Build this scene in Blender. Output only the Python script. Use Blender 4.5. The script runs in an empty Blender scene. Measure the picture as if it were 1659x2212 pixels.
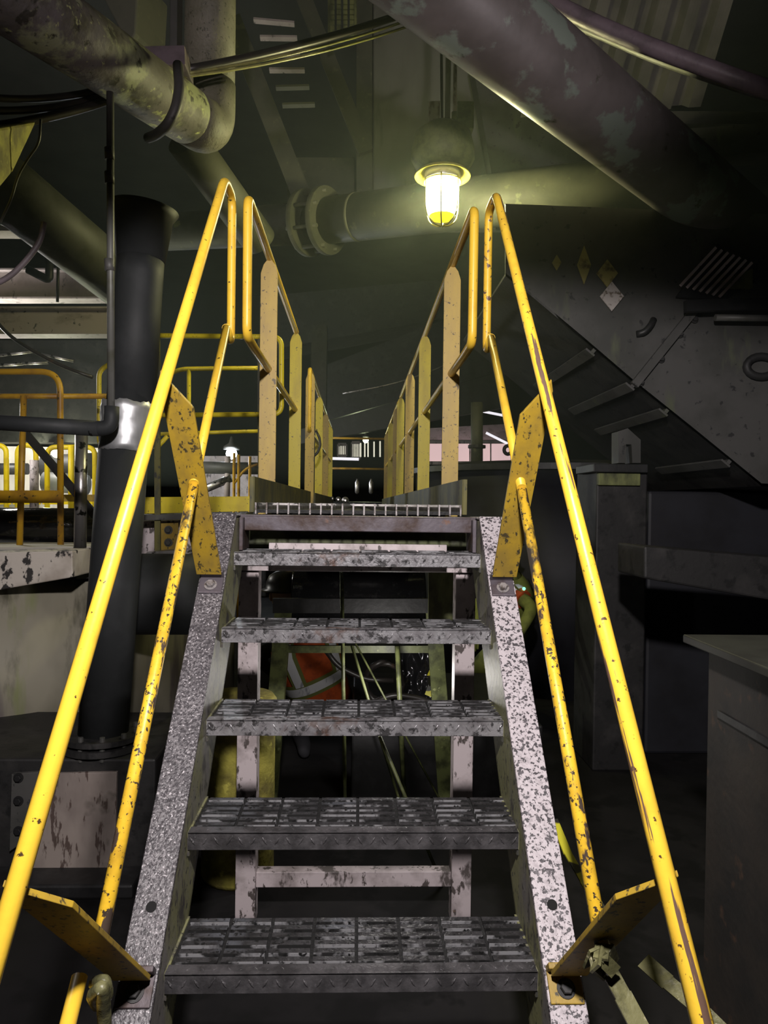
import bpy, bmesh, math, random
from mathutils import Vector as V, Matrix
random.seed(7)
C = bpy.context.scene.collection
sc = bpy.context.scene
PI = math.pi

# ------------------------------------------------------------------ camera
F = 1600.0
EYE = V((0, 0, 1.55))
_y = V(((775 - 829.5) / F, (1106 - 1090) / F, -1)).normalized()
_z = V((0.013, 1, 0)); _z = (_z - _y * _z.dot(_y)).normalized()
_x = _y.cross(_z)
CAMROT = Matrix((_x, _y, _z))            # camera space -> world
cam = bpy.data.cameras.new('camera'); cam.sensor_fit = 'VERTICAL'
cam.sensor_height = 36; cam.lens = F / 2212 * 36; cam.clip_start = .02; cam.clip_end = 200
co = bpy.data.objects.new('camera', cam); C.objects.link(co)
co.matrix_world = Matrix.Translation(EYE) @ CAMROT.to_4x4()
sc.camera = co

def P(px, py, Y):
    """world point at distance Y in front of the viewer that shows at that place of the photograph"""
    d = CAMROT @ V(((px - 829.5) / F, (1106 - py) / F, -1))
    return EYE + d * (Y / d.y)

# ------------------------------------------------------------------ materials
M = {}
def mat(name, base, layers=(), rough=.6, metal=0., bump=0., bscale=40., emit=None, estr=0., spec=.5, coat=0.):
    """layers: (colour, scale, lo, hi, stretch, detail, kind)"""
    m = bpy.data.materials.new(name); m.use_nodes = True
    nt = m.node_tree; N = nt.nodes; L = nt.links
    b = N['Principled BSDF']
    b.inputs['Roughness'].default_value = rough; b.inputs['Metallic'].default_value = metal
    b.inputs['Specular IOR Level'].default_value = spec; b.inputs['Coat Weight'].default_value = coat
    tc = N.new('ShaderNodeTexCoord')
    col = N.new('ShaderNodeRGB'); col.outputs[0].default_value = (*base, 1); out = col.outputs[0]
    rsock = None
    for i, l in enumerate(layers):
        c, scale, lo, hi = l[:4]
        st = l[4] if len(l) > 4 and l[4] else (1, 1, 1); det = l[5] if len(l) > 5 else 4; kind = l[6] if len(l) > 6 else 'noise'; rot = l[7] if len(l) > 7 else 0
        mp = N.new('ShaderNodeMapping'); mp.inputs['Scale'].default_value = st;  mp.inputs['Location'].default_value = (i * 3.7 + 1.3, i * 1.9, i * 5.1)
        if rot:
            m0 = N.new('ShaderNodeMapping'); m0.inputs['Rotation'].default_value = (rot, 0, 0); L.new(tc.outputs['Object'], m0.inputs[0]); L.new(m0.outputs[0], mp.inputs[0])
        else: L.new(tc.outputs['Object'], mp.inputs[0])
        if kind == 'voro':
            t = N.new('ShaderNodeTexVoronoi'); t.inputs['Scale'].default_value = scale; o = t.outputs['Distance']
        else:
            t = N.new('ShaderNodeTexNoise'); t.inputs['Scale'].default_value = scale; t.inputs['Detail'].default_value = det; t.inputs['Roughness'].default_value = .6
            o = t.outputs[0]
        L.new(mp.outputs[0], t.inputs['Vector'])
        mr = N.new('ShaderNodeMapRange'); mr.inputs['From Min'].default_value = lo; mr.inputs['From Max'].default_value = hi
        L.new(o, mr.inputs['Value'])
        mx = N.new('ShaderNodeMix'); mx.data_type = 'RGBA'
        L.new(mr.outputs[0], mx.inputs['Factor']); L.new(out, mx.inputs['A'])
        mx.inputs['B'].default_value = (*c, 1)
        out = mx.outputs['Result']
    L.new(out, b.inputs['Base Color'])
    if bump:
        n = N.new('ShaderNodeTexNoise'); n.inputs['Scale'].default_value = bscale; n.inputs['Detail'].default_value = 4
        L.new(tc.outputs['Object'], n.inputs['Vector'])
        bp = N.new('ShaderNodeBump'); bp.inputs['Strength'].default_value = bump; bp.inputs['Distance'].default_value = .01
        L.new(n.outputs[0], bp.inputs['Height']); L.new(bp.outputs[0], b.inputs['Normal'])
    if emit:
        b.inputs['Emission Color'].default_value = (*emit, 1); b.inputs['Emission Strength'].default_value = estr
    M[name] = m
    return m

BLK = (.012, .011, .012)
mat('yellow', (.90, .58, .05), [((.72, .42, .04), 9, .5, .78), ((.07, .045, .02), 60, .66, .70, None, 3), ((.16, .09, .04), 14, .69, .72, (1, 1, .2), 6, 'noise', .737)], .38, bump=.06, bscale=30)
mat('yellow_scraped', (.90, .58, .05), [((.72, .42, .04), 9, .5, .78), ((.09, .05, .025), 55, .64, .68, None, 3), ((.15, .09, .065), 38, .585, .605, (1, 1, .045), 5, 'noise', .737)], .38, bump=.06, bscale=30)
mat('yellow_worn', (.84, .53, .035), [((.6, .36, .03), 12, .45, .65), ((.05, .038, .03), 85, .575, .61, None, 4), ((.07, .05, .04), 34, .585, .62, (1, 1, .25), 5, 'noise', .737), ((.05, .04, .035), 9, .60, .66, (1, 1, .5), 6, 'noise', .737)], .42, bump=.1, bscale=40)
mat('yellow_plate', (.40, .26, .022), [((.27, .18, .03), 14, .4, .65, (1, 1, .5)), ((.05, .04, .02), 85, .58, .64, (1, 1, .4), 4), ((.06, .045, .02), 26, .63, .69, None, 5)], .5, bump=.08)
mat('yellow_post', (.57, .40, .085), [((.46, .32, .09), 10, .45, .65, (1, 1, .3)), ((.12, .09, .05), 70, .63, .68, None, 3), ((.16, .12, .06), 24, .66, .70, (1, 1, .6), 5)], .5, bump=.05)
mat('yellow_rusty', (.55, .31, .015), [((.3, .15, .02), 6, .45, .65), ((.06, .045, .02), 25, .63, .66)], .45)
mat('yellow_grimy', (.11, .10, .02), [((.035, .035, .018), 9, .42, .6, (1, 1, .4)), ((.45, .36, .04), 13, .68, .72, (1, 1, .5), 5), ((.02, .02, .015), 30, .58, .64)], .6)
mat('yellow_bright', (.95, .72, .01), [((.6, .4, .02), 6, .55, .7)], .45)
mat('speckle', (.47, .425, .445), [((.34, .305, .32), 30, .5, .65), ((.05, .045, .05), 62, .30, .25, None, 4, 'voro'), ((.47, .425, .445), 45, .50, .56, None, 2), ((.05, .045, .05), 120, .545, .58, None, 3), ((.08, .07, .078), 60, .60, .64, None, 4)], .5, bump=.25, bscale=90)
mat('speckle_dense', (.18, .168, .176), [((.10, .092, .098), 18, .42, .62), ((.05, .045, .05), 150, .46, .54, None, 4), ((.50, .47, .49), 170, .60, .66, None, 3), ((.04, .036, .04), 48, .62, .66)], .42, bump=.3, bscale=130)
mat('web', (.17, .16, .15), [((.20, .20, .095), 4, .40, .52, (1, 1, .6)), ((.06, .055, .05), 14, .54, .62, (1, 1, .6), 5), ((.04, .04, .035), 50, .60, .64)], .5, bump=.1)
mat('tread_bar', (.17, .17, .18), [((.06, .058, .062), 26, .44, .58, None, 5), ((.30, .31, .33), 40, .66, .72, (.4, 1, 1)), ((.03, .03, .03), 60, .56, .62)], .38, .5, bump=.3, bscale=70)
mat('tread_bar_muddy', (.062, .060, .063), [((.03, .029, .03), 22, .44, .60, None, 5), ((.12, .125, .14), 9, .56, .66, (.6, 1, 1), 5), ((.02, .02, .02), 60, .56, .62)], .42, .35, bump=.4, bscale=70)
mat('bar_edge', (.5, .5, .52), [((.05, .05, .05), 12, .44, .52, (1, 1, 1), 4), ((.03, .03, .03), 60, .55, .62)], .3, .6)
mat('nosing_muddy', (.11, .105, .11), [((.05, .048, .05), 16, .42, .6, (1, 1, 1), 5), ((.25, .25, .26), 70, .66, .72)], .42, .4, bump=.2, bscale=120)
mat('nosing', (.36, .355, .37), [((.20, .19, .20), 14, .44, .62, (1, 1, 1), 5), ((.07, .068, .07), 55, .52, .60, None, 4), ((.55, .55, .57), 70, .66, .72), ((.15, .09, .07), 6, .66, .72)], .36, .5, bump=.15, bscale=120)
mat('grime', (.009, .009, .009), [((.02, .02, .02), 60, .55, .7)], .7, bump=.4, bscale=80)
mat('dark_channel', (.11, .095, .11), [((.05, .03, .025), 9, .45, .62), ((.17, .09, .06), 12, .62, .7)], .45, .3, bump=.1)
mat('column_paint', (.56, .49, .50), [((.36, .31, .31), 8, .46, .62), ((.09, .075, .07), 34, .57, .62, (1, 1, .5), 4), ((.10, .085, .08), 9, .60, .66, (1, 1, .5), 5), ((.30, .19, .13), 11, .70, .75)], .5, bump=.05)
mat('beam_paint', (.50, .44, .43), [((.36, .31, .29), 5, .45, .65), ((.10, .085, .08), 16, .6, .67, (1, 1, .4), 5)], .6)
mat('beam_light', (.60, .52, .54), [((.42, .36, .36), 4, .5, .62, (1, 1, 2)), ((.12, .10, .10), 22, .64, .68, (1, 1, 1), 4)], .6)
mat('olive', (.10, .115, .04), [((.035, .04, .015), 11, .45, .6, None, 5), ((.22, .24, .10), 22, .66, .7)], .5, bump=.1)
mat('olive_pale', (.20, .22, .08), [((.06, .065, .03), 7, .45, .62, (1, 1, .4), 5)], .6)
mat('steel_dark', (.020, .0195, .0195), [((.038, .036, .035), 5, .5, .66), ((.010, .010, .010), 14, .55, .65)], .6, .1, bump=.1)
mat('steel_mid', (.088, .086, .082), [((.06, .06, .055), 3, .42, .62), ((.10, .11, .07), 6, .6, .7, (1, 1, .25)), ((.03, .03, .03), 18, .63, .68)], .55, .1, bump=.08, bscale=12)
mat('steel_black', (.013, .013, .0135), [((.025, .025, .026), 7, .5, .66)], .5, bump=.1)
mat('steel_blue', (.020, .021, .027), [((.012, .012, .015), 2.5, .45, .65)], .6)
mat('rubber', (.024, .026, .027), [((.036, .038, .040), 5, .5, .7)], .6, bump=.06, spec=.3)
mat('rubber_wet', (.012, .012, .013), [((.03, .03, .03), 20, .6, .7)], .12, bump=.25, bscale=25)
mat('galvanised', (.62, .63, .64), [((.45, .46, .47), 7, .45, .6, (1, 1, .3)), ((.10, .10, .09), 12, .70, .74)], .42, .7, bump=.1, bscale=9)
mat('galvanised_dirty', (.42, .40, .39), [((.2, .19, .17), 6, .45, .6, (1, 1, .25)), ((.03, .03, .025), 12, .58, .62, None, 5)], .35, .8, bump=.1)
mat('chrome', (.75, .74, .76), [((.5, .5, .5), 10, .55, .7)], .3, .9)
mat('pipe_moss', (.12, .108, .108), [((.065, .06, .045), 5, .42, .6), ((.25, .265, .16), 5, .55, .62, (1, 1, 1), 8), ((.36, .38, .17), 18, .61, .67, None, 6), ((.03, .028, .02), 16, .58, .64, None, 5)], .6, bump=.6, bscale=22)
mat('pipe_peel', (.17, .155, .145), [((.12, .11, .10), 3, .4, .6), ((.22, .27, .22), 3.2, .53, .57, None, 6), ((.38, .28, .16), 6, .68, .70, None, 6), ((.04, .045, .02), 5, .63, .68, None, 6)], .5, bump=.2, bscale=10)
mat('pipe_olive', (.095, .096, .07), [((.065, .068, .05), 4, .42, .62), ((.14, .145, .09), 10, .62, .7)], .6, bump=.1, bscale=14)
mat('pipe_elbow', (.17, .16, .12), [((.12, .115, .08), 6, .42, .62), ((.05, .05, .03), 50, .6, .66)], .6, bump=.4, bscale=60)
mat('pipe_shade', (.06, .062, .052), [((.035, .037, .027), 5, .45, .62), ((.16, .18, .06), 5, .66, .7, None, 6)], .6, bump=.2, bscale=14)
mat('moss_rock', (.42, .38, .07), [((.18, .155, .04), 7, .42, .6, (1, 1, 1), 6), ((.55, .5, .10), 18, .62, .68)], .7, bump=.8, bscale=18)
mat('conduit', (.13, .13, .12), [((.09, .09, .07), 6, .45, .6)], .5, .2)
mat('hose_mauve', (.17, .135, .15), [((.11, .09, .095), 8, .42, .62, None, 5)], .5, bump=.15, bscale=50)
mat('cable', (.028, .024, .022), [((.10, .06, .035), 6, .62, .7)], .4)
mat('cable_yellowish', (.30, .29, .10), [((.15, .14, .06), 9, .5, .65)], .35)  # yellow light on the thin lines is put into their colour
mat('duct', (.23, .23, .20), [((.17, .17, .145), 1.5, .42, .62, (1, 1, .3)), ((.12, .12, .10), 5, .62, .7, (1, 1, .2))], .6)
mat('bracket_rust', (.42, .34, .33), [((.16, .11, .10), 20, .5, .6, (1, 1, .4), 5)], .6)
mat('concrete_spatter', (.55, .50, .44), [((.36, .31, .26), 4, .45, .62), ((.03, .027, .025), 13, .545, .575, (1, 1, .7), 5), ((.02, .018, .018), 1.9, .54, .60, None, 5)], .7, bump=.1)
mat('concrete_pale', (.55, .52, .45), [((.4, .37, .3), 3, .45, .62), ((.06, .055, .05), 18, .67, .7)], .7)
mat('tank_beige', (.27, .25, .19), [((.19, .175, .13), 2.2, .45, .62, (1, 1, .5)), ((.12, .10, .10), 1.7, .58, .64, (2, 2, .25)), ((.08, .075, .05), 6, .60, .72, (1, 1, .3), 6), ((.20, .22, .09), 4, .64, .72, (1, 1, .2))], .6, bump=.06)
mat('panel_peel', (.33, .28, .25), [((.24, .20, .18), 5, .45, .62, (1, 1, .5)), ((.10, .07, .06), 22, .56, .60, (1.6, 1.6, .35), 5), ((.05, .045, .03), 3.5, .62, .72)], .6)
mat('lamp_body', (.16, .18, .07), [((.10, .11, .045), 14, .45, .65)], .6, bump=.2, bscale=50)
mat('lamp_rim', (.34, .30, .05), [((.25, .22, .04), 10, .55, .7)], .4)
mat('lamp_neck', (.5, .5, .45), (), .35, .3)
mat('globe', (1, 1, .9), (), .3, emit=(1., .95, .46), estr=190.)
mat('globe_end', (.9, .7, .05), (), .3, emit=(1., .78, .02), estr=1.4)
mat('cage', (.45, .42, .2), (), .35, .6)
mat('bulb_white', (1, 1, 1), (), .3, emit=(.86, .92, 1.), estr=60.)
mat('bulb_green', (1, 1, .9), (), .3, emit=(.85, 1., .45), estr=22.)
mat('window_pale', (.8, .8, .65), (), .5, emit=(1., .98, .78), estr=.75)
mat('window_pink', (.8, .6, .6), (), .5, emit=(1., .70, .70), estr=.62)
mat('window_white', (.8, .8, .8), (), .5, emit=(.95, .93, 1.), estr=1.0)
mat('led_green', (.2, 1, .5), (), .4, emit=(.25, 1., .55), estr=1.6)
mat('orange_cloth', (.62, .105, .018), [((.30, .05, .012), 9, .48, .66, None, 4)], .8, bump=.3, bscale=14)
mat('orange_dark', (.22, .035, .012), [((.11, .02, .01), 9, .48, .66)], .85, bump=.3, bscale=14)
mat('olive_cloth', (.22, .25, .05), [((.12, .14, .03), 9, .48, .66)], .8, bump=.3, bscale=14)
mat('reflective', (.92, .92, .96), [((.45, .45, .52), 16, .58, .66, (1, 1, .4), 4)], .35, .2)
mat('trim_lime', (.18, .20, .05), (), .7)
mat('cloth_dark', (.02, .02, .024), (), .85)
mat('skin', (.45, .27, .19), (), .55)
mat('helmet_dark', (.03, .03, .028), (), .35)
mat('tape', (.17, .165, .075), [((.07, .068, .03), 16, .45, .6, None, 5), ((.38, .35, .22), 30, .66, .72)], .4, bump=.4, bscale=40)
mat('tape_stripe', (.45, .42, .03), [((.02, .02, .015), 8, .5, .52, (1, 1, 2), 1)], .4)
mat('floor', (.007, .0065, .007), [((.014, .013, .013), 1.6, .45, .62), ((.004, .004, .004), 6, .5, .6)], .8, bump=.2, bscale=8, spec=.3)
mat('wall', (.018, .019, .016), [((.012, .012, .011), .8, .42, .62)], .9)
mat('roof', (.040, .041, .036), [((.026, .027, .024), 1, .42, .62)], .8)
mat('deck', (.15, .145, .125), [((.09, .09, .075), 2.5, .42, .62)], .6)
mat('pale_wall', (.55, .52, .45), [((.35, .33, .29), 1.5, .5, .65, (1, 1, .4))], .7)
mat('machine_rust', (.028, .023, .019), [((.016, .015, .014), 5, .42, .62), ((.07, .04, .025), 11, .62, .72)], .65, bump=.15)
mat('cabinet_top', (.032, .033, .028), [((.02, .02, .018), 6, .42, .62)], .6)
mat('placard', (.34, .30, .10), [((.13, .10, .04), 18, .48, .62, None, 5), ((.33, .29, .17), 26, .62, .68)], .6)
mat('placard_pale', (.50, .46, .43), [((.15, .12, .09), 24, .5, .58, None, 5)], .6)
mat('bolt_steel', (.30, .28, .28), [((.12, .10, .09), 60, .5, .6)], .45, .4)
mat('hole', (.004, .004, .004), (), .9)

# ------------------------------------------------------------------ mesh building
def frame(d):
    d = d.normalized(); up = V((0, 0, 1)) if abs(d.z) < .95 else V((0, 1, 0))
    x = d.cross(up).normalized(); return x, x.cross(d).normalized(), d

class MB:
    def __init__(s): s.v = []; s.f = []; s.sm = []
    def add(s, vs, fs, smooth=False):
        b = len(s.v); s.v += [V(p) for p in vs]; s.f += [tuple(i + b for i in f) for f in fs]; s.sm += [smooth] * len(fs); return s
    def box(s, lo, hi):
        x0, y0, z0 = lo; x1, y1, z1 = hi
        return s.add([(x0, y0, z0), (x1, y0, z0), (x1, y1, z0), (x0, y1, z0), (x0, y0, z1), (x1, y0, z1), (x1, y1, z1), (x0, y1, z1)],
                     [(0, 3, 2, 1), (4, 5, 6, 7), (0, 1, 5, 4), (1, 2, 6, 5), (2, 3, 7, 6), (3, 0, 4, 7)])
    def bar(s, a, b, w, h, side=None):
        """bar a->b; w along 'side' direction, h across"""
        a, b = V(a), V(b); d = (b - a).normalized()
        if side is None: x, y, _ = frame(d)
        else:
            x = V(side); x = (x - d * x.dot(d)).normalized(); y = d.cross(x)
        vs = []
        for p in (a, b):
            for i, j in ((-1, -1), (1, -1), (1, 1), (-1, 1)): vs.append(p + x * (w / 2 * i) + y * (h / 2 * j))
        return s.add(vs, [(0, 3, 2, 1), (4, 5, 6, 7), (0, 1, 5, 4), (1, 2, 6, 5), (2, 3, 7, 6), (3, 0, 4, 7)])
    def prism(s, pts, ext):
        n = len(pts); e = V(ext); vs = [V(p) for p in pts] + [V(p) + e for p in pts]
        fs = [tuple(range(n))[::-1], tuple(range(n, 2 * n))] + [(i, (i + 1) % n, n + (i + 1) % n, n + i) for i in range(n)]
        return s.add(vs, fs)
    def tube(s, pts, r, seg=14, bend=0., closed=False, r2=None):
        pts = [V(p) for p in pts]
        if bend:
            q = [pts[0]]
            for i in range(1, len(pts) - 1):
                a, p, b = pts[i - 1], pts[i], pts[i + 1]
                k = min(bend, (a - p).length * .48, (b - p).length * .48)
                s0 = p + (a - p).normalized() * k; s1 = p + (b - p).normalized() * k
                for t in range(9):
                    u = t / 8; q.append(s0 * (1 - u) ** 2 + p * 2 * u * (1 - u) + s1 * u * u)
            q.append(pts[-1]); pts = q
        n = len(pts); vs = []; fs = []
        def tan(i):
            if closed: return (pts[(i + 1) % n] - pts[i - 1]).normalized()
            return (pts[min(i + 1, n - 1)] - pts[max(i - 1, 0)]).normalized()
        x, y, d = frame(tan(0))
        for i in range(n):
            t = tan(i); x = (x - t * x.dot(t)).normalized(); y = t.cross(x)
            rr = r if r2 is None else r + (r2 - r) * i / (n - 1)
            for k in range(seg):
                a = 2 * PI * k / seg; vs.append(pts[i] + (x * math.cos(a) + y * math.sin(a)) * rr)
        for i in range(n if closed else n - 1):
            for k in range(seg):
                j = (i + 1) % n; fs.append((i * seg + k, i * seg + (k + 1) % seg, j * seg + (k + 1) % seg, j * seg + k))
        s.add(vs, fs, True)
        if not closed:
            b = len(s.v) - n * seg
            s.f += [tuple(b + k for k in range(seg))[::-1], tuple(b + (n - 1) * seg + k for k in range(seg))]; s.sm += [False, False]
        return s
    def lathe(s, prof, org, axis=(0, 0, 1), seg=32, smooth=True):
        """prof: (radius, height) list"""
        x, y, d = frame(V(axis)); org = V(org); vs = []; fs = []; n = len(prof)
        for r, h in prof:
            for k in range(seg):
                a = 2 * PI * k / seg; vs.append(org + d * h + (x * math.cos(a) + y * math.sin(a)) * max(r, 1e-4))
        for i in range(n - 1):
            for k in range(seg): fs.append((i * seg + k, i * seg + (k + 1) % seg, (i + 1) * seg + (k + 1) % seg, (i + 1) * seg + k))
        fs += [tuple(range(seg))[::-1], tuple((n - 1) * seg + k for k in range(seg))]
        return s.add(vs, fs, smooth)
    def ball(s, c, r, seg=16, sc_=(1, 1, 1)):
        c = V(c); vs = []; fs = []; rn = seg // 2
        for i in range(rn + 1):
            t = PI * i / rn
            for k in range(seg):
                a = 2 * PI * k / seg; vs.append(c + V((math.sin(t) * math.cos(a) * r * sc_[0], math.sin(t) * math.sin(a) * r * sc_[1], math.cos(t) * r * sc_[2])))
        for i in range(rn):
            for k in range(seg): fs.append((i * seg + k, (i + 1) * seg + k, (i + 1) * seg + (k + 1) % seg, i * seg + (k + 1) % seg))
        return s.add(vs, fs, True)
    def hexbolt(s, c, axis, r, h, washer=True):
        x, y, d = frame(V(axis)); c = V(c)
        if washer: s.lathe([(r * 1.45, 0), (r * 1.45, h * .25)], c, axis, 18, False)
        s.lathe([(r, h * .2), (r, h * .95), (r * .86, h * 1.1)], c, axis, 6, False)
        return s

def build(name, mb, m, parent=None, bevel=0., label=None):
    off = V((0, 0, 0)); p = parent
    while p is not None: off += p.location; p = p.parent
    me = bpy.data.meshes.new(name)
    if parent is None:
        lo = [min(v[i] for v in mb.v) for i in range(3)]; hi = [max(v[i] for v in mb.v) for i in range(3)]
        off = V(((lo[0] + hi[0]) / 2, (lo[1] + hi[1]) / 2, lo[2]))
    me.from_pydata([v - off for v in mb.v], [], mb.f)
    me.polygons.foreach_set('use_smooth', mb.sm)
    bm = bmesh.new(); bm.from_mesh(me)
    bmesh.ops.remove_doubles(bm, verts=bm.verts, dist=2e-5)
    bmesh.ops.recalc_face_normals(bm, faces=bm.faces); bm.to_mesh(me); bm.free()
    me.update()
    o = bpy.data.objects.new(name, me); C.objects.link(o)
    me.materials.append(M[m] if isinstance(m, str) else m)
    if parent is None: o.location = off
    else: o.parent = parent
    if bevel:
        md = o.modifiers.new('edge', 'BEVEL'); md.width = bevel; md.segments = 2; md.limit_method = 'ANGLE'; md.angle_limit = .6
    if label: o['label'] = label
    return o
def tag(o, label, cat, group=None, kind=None):
    o['label'] = label; o['category'] = cat
    if group: o['group'] = group
    if kind: o['kind'] = kind
    return o
def thing(name, label, cat, loc, group=None):
    o = bpy.data.objects.new(name, None); o.empty_display_size = .1; C.objects.link(o); o.location = V(loc)
    return tag(o, label, cat, group)
def solo(name, mb, m, label, cat, group=None, bevel=0., kind=None):
    return tag(build(name, mb, m, None, bevel), label, cat, group, kind)
def struct(name, mb, m, parent=None):
    o = build(name, mb, m, parent)
    if parent is None: o['kind'] = 'structure'
    return o

# ------------------------------------------------------------------ the hall
struct('floor', MB().box((-13, -7, -.2), (10, 27, 0)), 'floor')
struct('ceiling', MB().box((-13, -7, 9), (10, 27, 9.2)), 'roof')
struct('wall_back', MB().box((-13, 26.8, 0), (10, 27, 9)), 'wall')
struct('wall_left', MB().box((-13.2, -7, 0), (-13, 27, 9)), 'wall')
struct('wall_right', MB().box((10, -7, 0), (10.2, 27, 9)), 'wall')

# ------------------------------------------------------------------ the stair
RUN, RISE, W2 = .195, .2, .38
YN, ZN = 2.273, 1.40                       # front edge of the top tread
st = thing('steel_stair', 'steep open-riser steel stair with speckled white stringers and grey chequered treads', 'stair', (0, 1.6, 0))
def zf(Y): return ZN + .06 + RISE / RUN * (Y - YN)      # upper flange line
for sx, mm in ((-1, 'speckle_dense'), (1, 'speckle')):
    mb = MB()
    yb = YN - (ZN + .06) / (RISE / RUN)
    prof = [(yb, 0), (2.322, 1.51), (2.52, 1.51), (2.52, zf(2.52) - .29), (yb + .285, 0)]
    mb.prism([(sx * W2, y, z) for y, z in prof], (sx * .010, 0, 0))
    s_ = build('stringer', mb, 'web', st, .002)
    dy, dz = .698, .716
    a = V((sx * (W2 + .036), yb, 0)); b = V((sx * (W2 + .036), 2.322, 1.51))
    n = V((0, -dz, dy)) * .006
    fl = MB().bar(a + n, b + n, .074, .012, (1, 0, 0))
    fl.box((min(sx * W2, sx * (W2 + .073)), 2.316, 1.502), (max(sx * W2, sx * (W2 + .073)), 2.52, 1.514))
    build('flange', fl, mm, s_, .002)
    a2, b2 = V((sx * (W2 + .036), yb + .285, .004)), V((sx * (W2 + .036), 2.52, zf(2.52) - .29))
    build('lower_flange', MB().bar(a2, b2, .072, .011, (1, 0, 0)), 'web', s_, .002)
    Yh = 1.54; c = V((sx * (W2 + .036), Yh, zf(Yh)))
    build('bolt_hole', MB().lathe([(.011, .0), (.011, .0126)], c, (0, -dz, dy), 20, False), 'hole', s_)

def lozenge(mb, c, ang, L, w, h, ax, ay, az):
    d = ax * math.cos(ang) + ay * math.sin(ang); e = az.cross(d)
    vs = [c + d * L, c + e * w, c - d * L, c - e * w, c + az * h + d * L * .45, c + az * h - d * L * .45]
    mb.add(vs, [(0, 1, 4), (1, 5, 4), (1, 2, 5), (2, 3, 5), (3, 4, 5), (3, 0, 4)])
TD = .215
grate = nose = None
for k in range(7):
    yk, zk = YN - RUN * k, ZN - RISE * k
    t = bpy.data.objects.new('tread', None); C.objects.link(t); t.parent = st; t.location = V((0, yk, zk)) - st.location; t.empty_display_size = .1
    if k == 0:
        nm = MB().box((-W2 + .002, yk, zk - .040), (W2 - .002, yk + .005, zk))
        nm.box((-W2 + .002, yk, zk - .004), (W2 - .002, yk + .034, zk))
        X, Y_, Z_ = V((1, 0, 0)), V((0, 1, 0)), V((0, 0, 1))
        for i in range(28):
            x = -W2 + .013 + i * .0272
            lozenge(nm, V((x, yk, zk - .020)), (1.0 if i % 2 else -1.0), .0125, .0036, .0024, X, Z_, -Y_)
            lozenge(nm, V((x + .006, yk + .017, zk)), (.9 if i % 2 else -.9), .0115, .0034, .0018, X, Y_, Z_)
        g = MB(); nb = 6; y0 = yk + .040; pitch = (TD - .04) / nb; ed = MB()
        for j in range(nb): 
            yy = y0 + j * pitch
            for q in range(8):
                xa = -W2 + .012 + q * .0948
                g.box((xa, yy + .0018, zk - .03), (xa + .0868, yy + pitch * .66, zk - .001)); ed.box((xa, yy, zk - .012), (xa + .0868, yy + .0018, zk - .0004))
        c = MB()
        for q in range(9):
            xa = -W2 + .004 + q * .0948
            c.box((xa, yk + .034, zk - .03), (xa + .008, yk + TD, zk - .007))
        c.box((-W2 + .002, yk + .034, zk - .03), (W2 - .002, yk + TD, zk - .020))
        def ep(sx): return MB().box((min(sx * W2, sx * (W2 - .005)), yk + .004, zk - .055), (max(sx * W2, sx * (W2 - .005)), yk + TD, zk - .0015))
        nose = build('nosing', nm, 'nosing', t, .0012); nose.modifiers[0].angle_limit = 1.2
        grate = build('grating', g, 'tread_bar', t); infill = build('infill', c, 'grime', t); edge = build('bar_edge', ed, 'bar_edge', t)
        endp = build('end_plate', ep(-1), 'web', t); endq = build('end_plate', ep(1), 'web', t)
    else:
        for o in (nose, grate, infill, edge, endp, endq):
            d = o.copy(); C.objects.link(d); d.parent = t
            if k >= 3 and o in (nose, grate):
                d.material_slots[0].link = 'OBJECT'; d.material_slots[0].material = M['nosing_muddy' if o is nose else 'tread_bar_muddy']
# header angle under the landing
hd = MB().box((-.405, 2.40, 1.462), (.405, 2.408, 1.512)); hd.box((-.405, 2.40, 1.505), (.405, 2.50, 1.513))
build('header_angle', hd, 'dark_channel', st, .003)
for sx in (-1, 1):
    build('end_cleat', MB().box((sx * .372 - .006, 2.36, 1.40), (sx * .372 + .006, 2.50, 1.505)), 'dark_channel', st, .002)

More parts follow.
